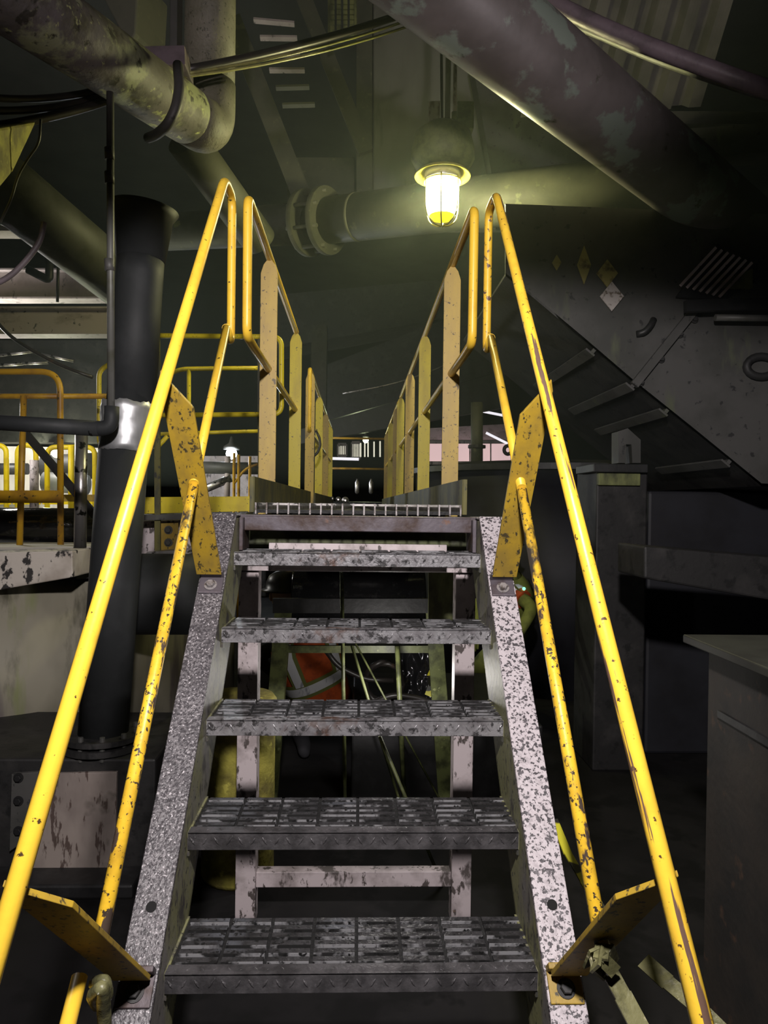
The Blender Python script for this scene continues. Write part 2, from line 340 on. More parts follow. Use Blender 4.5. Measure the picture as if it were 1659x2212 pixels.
# ------------------------------------------------------------------ stair handrails
def stair_rail(sx, top, low, lab, tip_u, tip_l, mid_hi, mid_lo, low_end):
    """top/low: (Y,z) of the sloping top rail"""
    xr = sx * .462
    r = thing('stair_handrail', lab, 'handrail', (sx * .45, 1.6, .6))
    sl = (top[1] - low[1]) / (top[0] - low[0])
    yt, zt = top
    pts = [(xr, low_end, zt + (low_end - yt) * sl), (xr, yt, zt), (xr, yt + .15, zt), (xr, yt + .155, 2.115), (xr - sx * .008, yt + .02, 2.14), (xr - sx * .03, mid_hi[0], mid_hi[1])]
    pts2 = [(xr - sx * .028, mid_hi[0] + .02, mid_hi[1] + .01), (xr - sx * .028, mid_lo[0], mid_lo[1])]
    build('top_rail', MB().tube(pts[:5], .0148, 18, .05), 'yellow' if sx < 0 else 'yellow_scraped', r)
    build('mid_rail', MB().tube([pts[4], V(pts[2 + 3])], .0132, 16), 'yellow', r)
    build('mid_rail', MB().tube(pts2, .0134, 16), 'yellow_worn', r)
    for (Yb, tip) in ((2.127, tip_u), (1.44, tip_l)):
        zb = zf(Yb) + .01
        up = (V((0, tip[0], tip[1])) - V((0, Yb, zb))); L = up.length; u = up.normalized()
        base = V((sx * .385, Yb, zb)); tx = sx * (.475 - .45) * .6
        nrm = u.cross(V((1, 0, 0))).normalized()
        def q(w, t): return base + V((sx * w + sx * .03 * t / L, 0, 0)) + u * t
        wd = .070
        poly = [q(0, .03), q(wd, .03), q(wd + .003, L - .02), q(wd - .006, L + .01), q(wd - .018, L - .012), q(.0, L - .085)]
        pl = build('stanchion', MB().prism(poly, nrm * .0095), 'yellow_plate', r, .0012)
        nn = V((0, -.716, .698))
        clip = MB(); cx = sx * .416
        s0 = V((cx, Yb, zf(Yb))) + nn * .012
        clip.bar(s0 - V((0, .698, .716)) * .034, s0 + V((0, .698, .716)) * .03 + nn * 0, .066, .010, (1, 0, 0))
        clip.bar(s0 + V((0, .698, .716)) * .026 - nn * .004, s0 + V((0, .698, .716)) * .026 + nn * .03, .066, .012, (1, 0, 0))
        cb = build('clip', clip, 'dark_channel' if Yb > 2 or sx < 0 else 'yellow_plate', pl, .002)
        build('bolt', MB().hexbolt(s0 + nn * .005 - V((0, .698, .716)) * .008, nn, .0125, .012), 'bolt_steel' if Yb > 2 else 'steel_dark', pl)
    return r
stair_rail(-1, (2.50, 2.63), (1.012, 1.006), 'yellow tubular stair handrail with two flat stanchions along the left stringer', (1.80, 1.855), (1.03, 1.015), (1.955, 1.60), (1.27, .785), .72)
stair_rail(1, (2.56, 2.63), (1.06, .985), 'yellow stair handrail with long dark paint scrapes along the right stringer', (1.85, 1.86), (1.08, 1.0), (1.955, 1.60), (1.27, .785), .72)

# loose lower stub of the left mid rail and tape
solo('tied_rag', MB().tube([P(205, 2125, 1.22), P(225, 2118, 1.20), P(232, 2150, 1.22), P(212, 2172, 1.22), P(200, 2150, 1.19), P(222, 2130, 1.17), P(226, 2215, 1.21), P(220, 2290, 1.23)], .011, 8, .012), 'tape', 'dirty knotted rag tied below the lowest left stanchion', 'rag')
solo('rail_stub', MB().tube([P(172, 2110, 1.27), P(95, 2420, 1.09)], .0134, 14), 'yellow', 'short yellow tube stub under the lower left stanchion plate', 'pipe')
def ribbon(pts, w, side, th=.002):
    mb = MB(); pts = [V(p) for p in pts]
    for i in range(len(pts) - 1):
        mb.bar(pts[i], pts[i + 1] + (pts[i + 1] - pts[i]) * .06, w * (1 - .12 * (i % 2)), th, side)
    return mb
tp = ribbon([P(1290, 2078, 1.30), P(1318, 2100, 1.27), P(1345, 2150, 1.25), P(1385, 2225, 1.22), P(1400, 2330, 1.2)], .034, (1, .3, .2), .004)
kn = [P(1272, 2085, 1.27), P(1284, 2054, 1.25), P(1312, 2058, 1.24), P(1322, 2084, 1.26), P(1300, 2098, 1.28), P(1280, 2080, 1.25), P(1296, 2066, 1.235), P(1325, 2095, 1.24)]
for i in range(len(kn) - 1): tp.bar(kn[i], kn[i + 1] + (kn[i + 1] - kn[i]) * .15, .024 + .006 * (i % 3), .005, ((1, .2, .5), (.2, 1, .3), (.6, .3, 1))[i % 3])
solo('caution_tape', tp, 'tape', 'grubby tape knotted on the lower right stanchion with a hanging tail', 'tape')
solo('caution_strap', ribbon([P(1196, 1770, 1.75), P(1225, 1840, 1.68), P(1262, 1905, 1.60), P(1300, 1965, 1.52), P(1335, 2000, 1.46)], .020, (1, .4, .1), .004), 'tape_stripe', 'black and yellow striped strap strung from the right stringer', 'tape')
solo('loose_strap', ribbon([P(1390, 2075, 1.5), P(1440, 2120, 1.45), P(1500, 2170, 1.40), P(1570, 2240, 1.34)], .034, (.3, 1, .6), .004), 'tape', 'dull olive strap passing behind the right handrail foot', 'strap')

# ------------------------------------------------------------------ landing and walkway
wk = thing('walkway_grating', 'open steel bar grating forming the walkway floor above the stair', 'walkway', (0, 2.52, 1.515))
g = MB()
for i in range(20):
    x = -.345 + i * .69 / 19
    g.box((x - .0026, 2.50, 1.517), (x + .0026, 11.5, 1.553))
for j in range(88):
    y = 2.53 + j * .1; g.box((-.345, y - .003, 1.545), (.345, y + .003, 1.552))
build('bar_grid', g, 'galvanised_dirty', wk)
g = MB()
for i in range(20):
    x = -.345 + i * .69 / 19
    g.box((x - .0024, 2.494, 1.515), (x + .0024, 2.50, 1.553))
build('bar_end', g, 'bolt_steel', wk)
build('infill', MB().box((-.343, 2.51, 1.518), (.343, 11.5, 1.530)), 'grime', wk)
br = MB()
for sx in (-1, 1):
    br.box((sx * .30 - .04, 2.9, 1.37), (sx * .30 + .04, 11.5, 1.377)); br.box((sx * .30 - .04, 2.9, 1.506), (sx * .30 + .04, 11.5, 1.514)); br.box((sx * .30 - .004, 2.9, 1.37), (sx * .30 + .004, 11.5, 1.51))
build('joist', br, 'steel_dark', wk)

def flat_post(parent, sx, Y, z0, z1, w=.074):
    x = sx * .405
    pts = [(x - w / 2, Y, z0), (x + w / 2, Y, z0), (x + w / 2, Y, z1 - .06), (x + w / 2 - .012, Y, z1 - .022), (x + w / 2 - .028, Y, z1), (x - w / 2 + .028, Y, z1), (x - w / 2 + .012, Y, z1 - .022), (x - w / 2, Y, z1 - .06)]
    return build('post', MB().prism(pts, (0, .010, 0)), 'yellow_post', parent, .001)
def guard(lab, sx, y0, y1, posts, toe, loop=True, post_mats=None):
    x = sx * .405
    r = thing('guard_rail', lab, 'guardrail', (x, y0, 1.53), 'guard rails of the walkway')
    if loop:
        build('top_rail', MB().tube([(x, y1, 2.625), (x, y0, 2.63), (x, y0 + .012, 2.145), (x, y0 + .2, 2.14), (x, y1, 2.14)], .0165, 16, .045), 'yellow', r)
    else:
        build('top_rail', MB().tube([(x, y0, 2.63), (x, y1, 2.625)], .0165, 14), 'yellow', r)
    for i, y in enumerate(posts):
        p = flat_post(r, sx, y, 1.50, 2.618)
        if i % 2 == 1: p.data.materials[0] = M['yellow_rusty2']
    if toe:
        tb = MB().box((min(sx * .35, sx * .358), toe[0], 1.520), (max(sx * .35, sx * .358), toe[1], 1.640))
        tb.box((min(sx * .352, sx * .366), toe[0] - .006, 1.520), (max(sx * .352, sx * .366), toe[0], 1.640))
        build('toe_board', tb, 'yellow_grimy', r, .001)
    return r
mat('yellow_rusty2', (.74, .60, .02), [((.58, .45, .03), 8, .45, .65, (1, 1, .3)), ((.10, .07, .03), 60, .64, .69)], .45, bump=.05)
guard('near left walkway guardrail with looped end and two wide flat posts', -1, 2.64, 4.66, (3.27, 4.65), (2.50, 5.4))
guard('near right walkway guardrail with looped end and four flat posts below the lamp', 1, 2.68, 7.37, (3.30, 4.66, 6.00, 7.35), (2.50, 7.6))
guard('far left walkway guardrail starting with a narrow loop beyond the gap', -1, 5.94, 10.3, (6.03, 7.40, 8.8, 10.2), (6.0, 10.3))
guard('far right walkway guardrail with closely lined posts seen beyond the fourth post', 1, 7.75, 11.2, (8.2, 9.6, 11.0), (7.8, 11.2))
# short curved bracket on far left section
solo('hose_loop', MB().tube([P(682, 930, 6.6), P(690, 945, 6.6), P(692, 962, 6.6), P(686, 978, 6.6), P(678, 985, 6.6)], .012, 10, .02), 'cable', 'dark curved hose hooked at the first far left walkway post', 'hose')
er = thing('end_rail', 'thin yellow double rail closing the far end of the walkway', 'guardrail', (0, 12, 1.53))
for z in (2.62, 2.13):
    build('rail', MB().tube([(-.72, 12, z), (.55, 12, z)], .018, 10), 'yellow_rusty', er)
for x in (-.72, .55): build('post', MB().tube([(x, 12, 0.), (x, 12, 2.63)], .018, 10), 'yellow_rusty', er)

# ------------------------------------------------------------------ support frame under the landing
sf = thing('landing_trestle', 'white painted steel frame standing under the landing behind the treads', 'frame', (0, 2.75, 0))
for x0, x1 in ((-.435, -.362), (.362, .435)):
    build('column', MB().box((x0, 2.72, 0), (x1, 2.80, 1.30)), 'column_paint', sf, .003)
build('crossbar', MB().box((-.362, 2.74, .128), (.362, 2.79, .185)), 'column_paint', sf, .003)
bm_ = MB().box((-.45, 2.70, 1.305), (.45, 2.82, 1.322)); bm_.box((-.30, 2.497, 1.325), (.30, 2.505, 1.418)); bm_.box((-.30, 2.497, 1.325), (.30, 2.82, 1.333))
build('beam', bm_, 'column_paint', sf, .002)
build('web_plate', MB().box((-.45, 2.76, 1.31), (.45, 2.77, 1.51)), 'olive', sf)

# ------------------------------------------------------------------ things behind and below the treads
tr = thing('splayed_trestle', 'olive green splayed trestle of angle legs standing behind the landing frame', 'trestle', (0, 3.6, 0))
for a, b in (((612, 1300), (570, 1850)), ((935, 1300), (972, 1850))):
    A, B_ = P(*a, 3.6), P(*b, 3.6)
    B_ = A + (B_ - A) * (A.z / (A.z - B_.z)); B_.z = 0.0
    build('leg', MB().bar(A, B_, .075, .02, (1, 0, 0)).bar(A + V((.036, .03, 0)), B_ + V((.036, .03, 0)), .008, .07, (1, 0, 0)), 'olive', tr)
build('crossbar', MB().bar(P(612, 1402, 3.63), P(940, 1402, 3.63), .02, .035), 'olive', tr)
build('head_beam', MB().bar(P(590, 1308, 3.6), P(955, 1308, 3.6), .03, .07), 'steel_black', tr)
dr = MB().lathe([(.02, -.36), (.16, -.36), (.165, -.35), (.165, .35), (.16, .36), (.02, .36)], P(775, 1290, 4.1), (1, 0, 0), 40)
solo('wet_drum', dr, 'rubber_wet', 'glossy wet black roller lying across behind the top two treads', 'roller')
solo('green_plate', MB().bar(P(925, 1290, 3.2), P(1026, 1290, 3.2), .02, .22, (0, 1, 0)), 'olive_pale', 'dull green steel plate behind the right end of the top treads', 'plate')
for nm_, a, b, y, r_, lab in (('thin_rod', (738, 1235), (741, 1430), 3.4, .009, 'thin olive vertical rod hanging behind the second tread gap'),
                              ('thin_rod', (760, 1395), (800, 1525), 3.4, .007, 'thin slanting olive rod right of the orange vest'),
                              ('thin_rod', (768, 1390), (795, 1440), 3.5, .005, 'short thin yellow-green rod leaning behind the third gap'),
                              ('thin_rod', (858, 1395), (862, 1480), 3.5, .012, 'short upright olive bar right of the coiled hose'),
                              ('thin_rod', (820, 1590), (880, 1732), 3.0, .007, 'slanting thin rod in the dark fourth gap')):
    A_, B_ = P(*a, y), P(*b, y); B_ = A_ + (B_ - A_) * (A_.z / (A_.z - B_.z)); solo(nm_, MB().tube([A_, B_], r_, 8), 'olive', lab, 'rod')
hz = MB()
hz.tube([P(830 + 40 * math.cos(t * .45), 1478 + 42 * math.sin(t * .45) - 4 * t / 14, 3.9 + .05 * math.sin(t)) for t in range(26)], .014, 8)
hz.tube([P(800, 1520, 3.8), P(850, 1500, 3.8), P(905, 1508, 3.8), P(935, 1520, 3.8), P(960, 1545, 3.8)], .016, 8, .05)
hz.tube([P(700, 1400, 3.9), P(730, 1440, 3.9), P(790, 1468, 3.9), P(850, 1470, 3.9)], .014, 8, .05)
solo('coiled_hose', hz, 'cable', 'tangled dark hose coil on the ground behind the third tread gap', 'hose')
solo('sump_cover', MB().box((-.02, 3.72, 0), (.95, 4.9, .44)), 'steel_black', 'low black sump cover under the coiled hose and wet sheet', 'cover', bevel=.01)
# crumpled wet sheet
ws = MB(); n_ = 14
vs = []
for i in range(n_):
    for j in range(n_):
        p = P(866 + 72 * i / (n_ - 1), 1385 + 120 * j / (n_ - 1), 4.3); vs.append(p + V((0, random.uniform(-.025, .025) - .10 * j / n_, random.uniform(-.004, .004))))
fs = [(i * n_ + j, (i + 1) * n_ + j, (i + 1) * n_ + j + 1, i * n_ + j + 1) for i in range(n_ - 1) for j in range(n_ - 1)]
o = solo('wet_sheet', ws.add(vs, fs, True), 'chrome', 'shiny crumpled wet sheet glinting behind the third tread gap', 'sheet')
md = o.modifiers.new('thick', 'SOLIDIFY'); md.thickness = .006
mat('wet_sheet', (.10, .10, .11), (), .12, .6); o.data.materials[0] = M['wet_sheet']
solo('striped_tag', ribbon([P(938, 1445, 3.75), P(930, 1462, 3.72), P(934, 1480, 3.75), P(926, 1502, 3.74)], .04, (1, 0, .3), .004), 'tape_stripe', 'small black and yellow striped tag beside the right trestle leg', 'tag')
solo('mossy_drum', MB().lathe([(.02, 0), (.14, .0), (.15, .02), (.15, .72), (.155, .73), (.14, .75), (.02, .75)], (P(515, 1730, 3.1).x, 3.1, 0), (0, 0, 1), 28), 'moss_rock', 'mossy yellow drum standing behind the left stringer', 'drum')

# ------------------------------------------------------------------ people
def body(name, joints, edges, m, parent):
    me = bpy.data.meshes.new(name); off = parent.location
    me.from_pydata([V(j[0]) - off for j in joints], edges, [])
    o = bpy.data.objects.new(name, me); C.objects.link(o); o.parent = parent
    sk = o.modifiers.new('skin', 'SKIN'); sk.use_smooth_shade = True; sk.branch_smoothing = .6
    if not me.skin_vertices: me.skin_vertices.new()
    for i, j in enumerate(joints):
        r = j[1] if isinstance(j[1], tuple) else (j[1], j[1])
        me.skin_vertices[0].data[i].radius = r; me.skin_vertices[0].data[i].use_root = (i == 0)
    o.modifiers.new('sub', 'SUBSURF').levels = 2; o.modifiers['sub'].render_levels = 2
    me.materials.append(M[m]); return o
def loft(rings, seg=28, a0=0., a1=2 * PI, cap=False):
    """rings: (centre, across, front, half_width, half_depth)"""
    mb = MB(); vs = []; n = len(rings); full = abs(a1 - a0 - 2 * PI) < 1e-6; m_ = seg if full else seg + 1
    for c, ax, fr, hw, hd_ in rings:
        for k in range(m_):
            a = a0 + (a1 - a0) * k / seg
            ca, sa = math.cos(a), math.sin(a)
            vs.append(V(c) + ax * hw * math.copysign(abs(ca) ** .8, ca) + fr * hd_ * math.copysign(abs(sa) ** .8, sa))
    fs = []
    for i in range(n - 1):
        for k in range(seg): fs.append((i * m_ + k, i * m_ + (k + 1) % m_, (i + 1) * m_ + (k + 1) % m_, (i + 1) * m_ + k))
    if cap: fs += [tuple(range(m_))[::-1], tuple((n - 1) * m_ + k for k in range(m_))]
    return mb.add(vs, fs, True)
def worker(lab, pel, neck, headc, face, vest, bandsheet, hatm, arms, legs, bodym, cat='person'):
    pel, neck, headc = V(pel), V(neck), V(headc)
    root = thing('person', lab, cat, (pel.x, pel.y, 0))
    up = (neck - pel).normalized(); face = V(face); fr = (face - up * face.dot(up)).normalized(); ax = up.cross(fr).normalized()
    L = (neck - pel).length
    J = [(pel, (.13, .11)), (pel + up * L * .35, (.125, .10)), (pel + up * L * .72, (.15, .11)), (neck - up * .06, (.085, .07)), (neck + (headc - neck) * .3, .052), (headc, (.078, .09)), (headc + (headc - neck).normalized() * .08, (.06, .07))]
    E = [(0, 1), (1, 2), (2, 3), (3, 4), (4, 5), (5, 6)]
    for s, (el, wr, hn) in zip((-1, 1), arms):
        sh = neck - up * .075 + ax * s * .185
        b = len(J); J += [(sh, .066), (V(el), .048), (V(wr), .032), (V(hn), (.036, .02))]
        E += [(3, b), (b, b + 1), (b + 1, b + 2), (b + 2, b + 3)]
        hd0 = V(hn); hdir = (V(hn) - V(wr)).normalized(); sd = hdir.cross(up).normalized()
        for q in range(4):                                  # fingers
            bb = len(J); o1 = hd0 + hdir * .03 + sd * (.024 - .016 * q); ln = (.062, .072, .068, .052)[q]
            J += [(o1, .0095), (o1 + hdir * ln * .5, .009), (o1 + hdir * ln * .85 - up * ln * .4, .008)]
            E += [(b + 3, bb), (bb, bb + 1), (bb + 1, bb + 2)]
        bb = len(J); J += [(hd0 + sd * .035 - hdir * .01, .011), (hd0 + sd * .05 + hdir * .03, .0095)]; E += [(b + 3, bb), (bb, bb + 1)]
    for s, (kn, an, toe) in zip((-1, 1), legs):
        hp = pel + ax * s * .10 - up * .02
        b = len(J); J += [(hp, .098), (V(kn), .066), (V(an), .046), (V(toe), (.045, .035))]
        E += [(0, b), (b, b + 1), (b + 1, b + 2), (b + 2, b + 3)]
    body('body', J, E, bodym, root)
    if vest == 'olive_cloth':                                # sleeve bands
        for s, (el, wr, hn) in zip((-1, 1), arms):
            sh = neck - up * .075 + ax * s * .185; q = lambda t: sh.lerp(V(el), t)
            build('sleeve_trim', MB().tube([q(.32), q(.80)], .071, 20, r2=.064), 'orange_cloth', root)
            build('sleeve_band', MB().tube([q(.42), q(.70)], .074, 20, r2=.068), 'reflective', root)
    # head with a face
    hf = V(face) - V((0, 0, 1)) * V(face).z * 0; hf.normalize(); hx = hf.cross(V((0, 0, 1))).normalized()
    h = MB().ball(headc, .098, 24, (.82, .95, 1.12))
    h.ball(headc + hf * .098 - V((0, 0, .012)), .016, 10, (1, 1.2, 1.5))
    for s in (-1, 1): h.ball(headc + hx * s * .082 - V((0, 0, .008)), .024, 10, (.5, .8, 1.2))
    hd_ = build('head', h, 'skin', root)
    f2 = MB()
    for s in (-1, 1): f2.ball(headc + hf * .086 + hx * s * .033 + V((0, 0, .012)), .011, 10)
    f2.ball(headc + hf * .088 - V((0, 0, .052)), .016, 10, (1.5, .6, .4)); build('face', f2, 'cloth_dark', hd_)
    hat = MB().lathe([(.14, -.005), (.142, .004), (.118, .012), (.114, .05), (.095, .09), (.055, .115), (.002, .122)], headc + V((0, 0, .03)) - hf * .01, V((0, 0, 1)), 28)
    build('hard_hat', hat, hatm, root)
    rings = []
    for t, hw, hd2 in ((-.10, .19, .155), (.05, .195, .155), (.3, .19, .15), (.55, .205, .155), (.78, .215, .15), (.92, .17, .12), (1.0, .10, .09)):
        rings.append((pel + up * L * t, ax, fr, hw, hd2))
    ve = build('vest', loft(rings), vest, root); s2 = ve.modifiers.new('s', 'SUBSURF'); s2.levels = s2.render_levels = 1
    def ringat(t, g):
        for i in range(len(rings) - 1):
            pass
        ts = (-.10, .05, .3, .55, .78, .92, 1.0)
        for i in range(6):
            if ts[i] <= t <= ts[i + 1]:
                u = (t - ts[i]) / (ts[i + 1] - ts[i]); return (pel + up * L * t, ax, fr, rings[i][3] * (1 - u) + rings[i + 1][3] * u + g, rings[i][4] * (1 - u) + rings[i + 1][4] * u + g)
    build('trim_band', loft([ringat(.27, .006), ringat(.45, .006)]), 'trim_lime', root)
    build('reflective_band', loft([ringat(.31, .010), ringat(.41, .010)]), 'reflective', root)
    for s in (-1, 1):                                        # shoulder straps
        aa = -PI / 2 + s * .62
        for g, dw, mm in ((.006, .26, 'trim_lime'), (.010, .15, 'reflective')):
            build('reflective_strap', loft([ringat(t, g) for t in (.42, .55, .66, .78, .85, .92)], 4, aa - dw, aa + dw), mm, root)
            build('reflective_strap', loft([ringat(t, g) for t in (.42, .55, .66, .78, .85, .92)], 4, PI / 2 - s * .62 - dw, PI / 2 - s * .62 + dw), mm, root)
    return root
p1 = V((-.205, 4.62, .30))
worker('kneeling person in an orange vest with silver bands, seen from behind through the stair', p1, (-.37, 4.52, .80), (-.455, 4.60, .985), (-.35, 1, -.15), 'orange_cloth', True, 'helmet_dark',
       (((-.62, 4.66, .60), (-.58, 4.90, .45), (-.57, 4.97, .42)), ((-.10, 4.78, .62), (-.22, 5.0, .46), (-.24, 5.07, .43))),
       (((-.40, 4.95, .09), (-.32, 4.58, .06), (-.31, 4.45, .045)), ((-.08, 5.02, .30), (-.06, 4.90, .06), (-.06, 5.06, .04))), 'cloth_dark')
p2 = worker('stooping person in an olive work jacket with a silver band, behind the right upper stanchion', (1.04, 5.3, .66), (1.03, 5.08, 1.09), (.97, 4.98, 1.26), (-.75, -.3, -.4), 'olive_cloth', True, 'helmet_dark',
       (((1.16, 4.86, .88), (1.02, 4.72, .70), (.98, 4.68, .66)), ((.84, 5.22, .86), (.80, 5.0, .70), (.79, 4.95, .66))),
       (((1.02, 5.05, .40), (1.12, 5.28, .07), (1.02, 5.18, .04)), ((.86, 5.28, .40), (.98, 5.44, .07), (.88, 5.38, .04))), 'olive_cloth')
o = build('badge_light', MB().ball(V((1.115, 4.93, 1.0)), .012, 10), 'led_green', p2)

# ------------------------------------------------------------------ upper left pipework
LP = thing('elbow_pipe', 'thick mossy pipe slanting from the upper left into an upturned elbow', 'pipe', P(440, 290, 3.95))
a, e_, u_ = P(-150, -130, 2.35), P(452, 282, 3.95), P(457, -260, 3.95)
k = (a - e_).normalized() * .22
build('sloping_run', MB().tube([a, e_ + k * 1.05], .136, 40), 'pipe_moss', LP)
build('elbow', MB().tube([e_ + k * 1.06, e_, e_ + (u_ - e_).normalized() * .24], .134, 36, .22), 'pipe_elbow', LP)
build('riser', MB().tube([e_ + (u_ - e_).normalized() * .235, u_], .131, 36), 'pipe_elbow', LP)
ub = P(330, 222, 3.45)
hk = thing('pipe_hanger', 'grey channel hanger with a U-bolt round the mossy pipe', 'hanger', P(385, 120, 3.4))
build('channel', MB().box(P(366, 100, 3.75) + V((0, 0, 0)), P(398, -300, 3.86)), 'steel_mid', hk, .004)
build('shelf_plate', MB().prism([P(282, 100, 3.5), P(398, 97, 3.5), P(400, 138, 3.45), P(325, 140, 3.45)], (0, .18, .0)), 'hose_mauve', hk, .004)
build('u_bolt', MB().tube([P(384, 140, 3.30), P(388, 190, 3.22), P(380, 235, 3.2), P(362, 270, 3.22), P(340, 290, 3.3), P(320, 298, 3.42)], .022, 12, .05), 'steel_mid', hk)
solo('slanted_duct', MB().prism([P(225, 0, 4.6), P(245, -60, 4.6), P(300, -60, 4.6), P(293, 70, 4.6), P(283, 95, 4.6), P(270, 85, 4.6)], (.1, .3, .0)), 'pipe_olive', 'pale olive tapering gusset plate above the mossy pipe', 'plate', bevel=.01)
# pipe behind the elbow and the lower dark one
solo('dark_branch_pipe', MB().tube([P(400, 300, 4.7), P(560, 520, 5.4)], .125, 28), 'pipe_olive', 'dim olive pipe running down behind the elbow toward the handrail top', 'pipe')
solo('dark_sloping_pipe', MB().tube([P(-80, 330, 3.6), P(300, 640, 4.7)], .16, 32), 'pipe_shade', 'dark sloping pipe parallel to and below the mossy pipe', 'pipe')
solo('mossy_block', MB().prism([P(-60, 285, 2.6), P(80, 262, 3.2), P(30, 370, 3.0), P(0, 405, 2.9), P(-60, 430, 2.6)], (-.25, .05, 0)), 'moss_rock', 'yellow-lit mossy block at the left under the cables', 'block', bevel=.012)
def sag(a, b, d, n=18): 
    a, b = V(a), V(b); return [a.lerp(b, t / n) - V((0, 0, d * 4 * (t / n) * (1 - t / n))) for t in range(n + 1)]
for i, (a, b, d, r_, m_, lab) in enumerate((
    (P(395, 152, 3.6), P(905, 18, 4.3), .028, .020, 'cable', 'thick dark sagging cable between the two big pipes'),
    (P(395, 160, 3.55), P(880, 44, 4.25), .03, .007, 'cable_yellowish', 'upper thin sagging line catching yellow light under the thick cable'),
    (P(395, 166, 3.55), P(895, 52, 4.25), .035, .007, 'cable_yellowish', 'lower thin sagging line catching yellow light under the thick cable'),
    (P(-60, 206, 3.1), P(230, 190, 3.45), .03, .015, 'cable', 'topmost of three dark cables at the left under the mossy pipe'),
    (P(-60, 236, 3.1), P(230, 205, 3.45), .03, .016, 'cable', 'middle one of three dark cables at the left under the mossy pipe'),
    (P(-60, 278, 3.1), P(240, 214, 3.45), .02, .019, 'cable', 'lowest of three dark cables at the left under the mossy pipe'))):
    solo('cable', MB().tube(sag(a, b, d), r_, 10), m_, lab, 'cable')
solo('thin_wire', MB().tube([P(88, 258, 3.0), P(85, 310, 3.0), P(62, 340, 3.0), P(38, 380, 3.0), P(25, 430, 3.0), P(0, 480, 3.0), P(-20, 520, 3.0)], .005, 8, .06), 'conduit', 'thin loose wire hanging from the left cables', 'wire')
solo('curved_hose', MB().tube([P(95, 480, 3.2), P(88, 520, 3.2), P(60, 560, 3.2), P(20, 600, 3.2), P(-30, 622, 3.2)], .012, 12, .08), 'hose_mauve', 'brownish curved hose at the left edge before the pale beams', 'hose')
# riser conduit with black elbow and the horizontal insulated line
ct = thing('vertical_conduit', 'slim grey conduit dropping to a black elbow beside the silver sleeve', 'conduit', P(240, 920, 3.0))
build('tube', MB().tube([P(238, 200, 3.0), P(240, 890, 3.0)], .0145, 14), 'conduit', ct)
for y in (320, 372, 560):
    build('coupling', MB().tube([P(236, y, 3.0), P(237, y + 26, 3.0)], .019, 14), 'steel_mid', ct)
build('elbow', MB().tube([P(241, 878, 3.0), P(240, 925, 3.0), P(195, 926, 3.0)], .030, 16, .05), 'rubber', ct)
build('horizontal_run', MB().tube([P(-80, 908, 3.0), P(215, 926, 3.0)], .031, 16), 'rubber', ct)
# black column pipe
cp = thing('rubber_pipe', 'tall black rubber-lined pipe with a shiny silver sleeve at the left', 'pipe', (P(222, 1620, 3.2).x, 3.2, P(222, 1620, 3.2).z))
build('upper_run', MB().tube([P(304, 560, 3.32), P(298, 640, 3.3), P(283, 880, 3.25)], .102, 36, .1), 'rubber', cp)
build('flared_top', MB().tube([P(304, 566, 3.32), P(310, 470, 3.34), P(312, 452, 3.34)], .104, 36, 0, False, .15), 'rubber', cp)
build('lower_run', MB().tube([P(268, 960, 3.22), P(222, 1600, 3.2)], .103, 36), 'rubber', cp)
sl_a, sl_b = P(276, 872, 3.23), P(270, 976, 3.22)
sv = MB(); dS = (sl_b - sl_a); x, y, d = frame(dS); vs = []; sg = 48; rr = .1085
for t in range(9):
    for k_ in range(sg):
        a = 2 * PI * k_ / sg; jag = .004 * math.sin(k_ * .8) + .003 * math.sin(k_ * 2.9); lo_ = jag if t == 0 else (jag * .4 if t == 8 else 0)
        dent = .0025 * math.sin(t * 1.7 + k_ * .9)
        vs.append(sl_a + dS * (t / 8) + d * lo_ + (x * math.cos(a) + y * math.sin(a)) * (rr + dent))
sv.add(vs, [(t * sg + k_, t * sg + (k_ + 1) % sg, (t + 1) * sg + (k_ + 1) % sg, (t + 1) * sg + k_) for t in range(8) for k_ in range(sg)], True)
so = build('sleeve', sv, 'galvanised', cp); md = so.modifiers.new('t', 'SOLIDIFY'); md.thickness = .004
fc = P(222, 1592, 3.2)
fg = MB().lathe([(.11, 0), (.165, 0), (.165, .022), (.11, .022)], fc, (0, 0, 1), 36, False); fg.lathe([(.11, -.04), (.165, -.04), (.165, -.015), (.11, -.015)], fc, (0, 0, 1), 36, False)
build('flange', fg, 'steel_dark', cp)
fb0 = None
for q in range(10):
    a = 2 * PI * q / 10; ctr = fc + V((math.cos(a) * .142, math.sin(a) * .142, 0))
    build('flange_bolt', MB().lathe([(.011, -.06), (.011, .04)], ctr, (0, 0, 1), 8, False), 'steel_mid', cp)
# plinth with peeling panel
pz = P(222, 1615, 3.2).z
pd = thing('pump_plinth', 'dark steel plinth with a peeling whitish side panel under the black pipe', 'plinth', (-1.1, 3.3, 0))
build('housing', MB().box((-1.75, 3.06, 0), (-.82, 3.75, pz)), 'steel_dark', pd, .01)
build('peeling_panel', MB().prism([P(85, 1672, 3.04), P(252, 1668, 3.04), P(248, 1878, 3.04), P(70, 1880, 3.04)], (0, .018, 0)), 'panel_peel', pd, .002)
build('bolted_strip', MB().prism([P(25, 1672, 3.03), P(82, 1668, 3.03), P(78, 1800, 3.03), P(20, 1840, 3.03)], (0, .02, 0)), 'steel_mid', pd, .002)
for y in (1680, 1730, 1795): build('strip_bolt', MB().hexbolt(P(40, y, 3.03), (0, -1, 0), .014, .014), 'steel_black', pd)
build('skirt', MB().box((-1.72, 2.9, 0), (-.86, 3.06, P(100, 1885, 3.0).z)), 'steel_black', pd, .01)

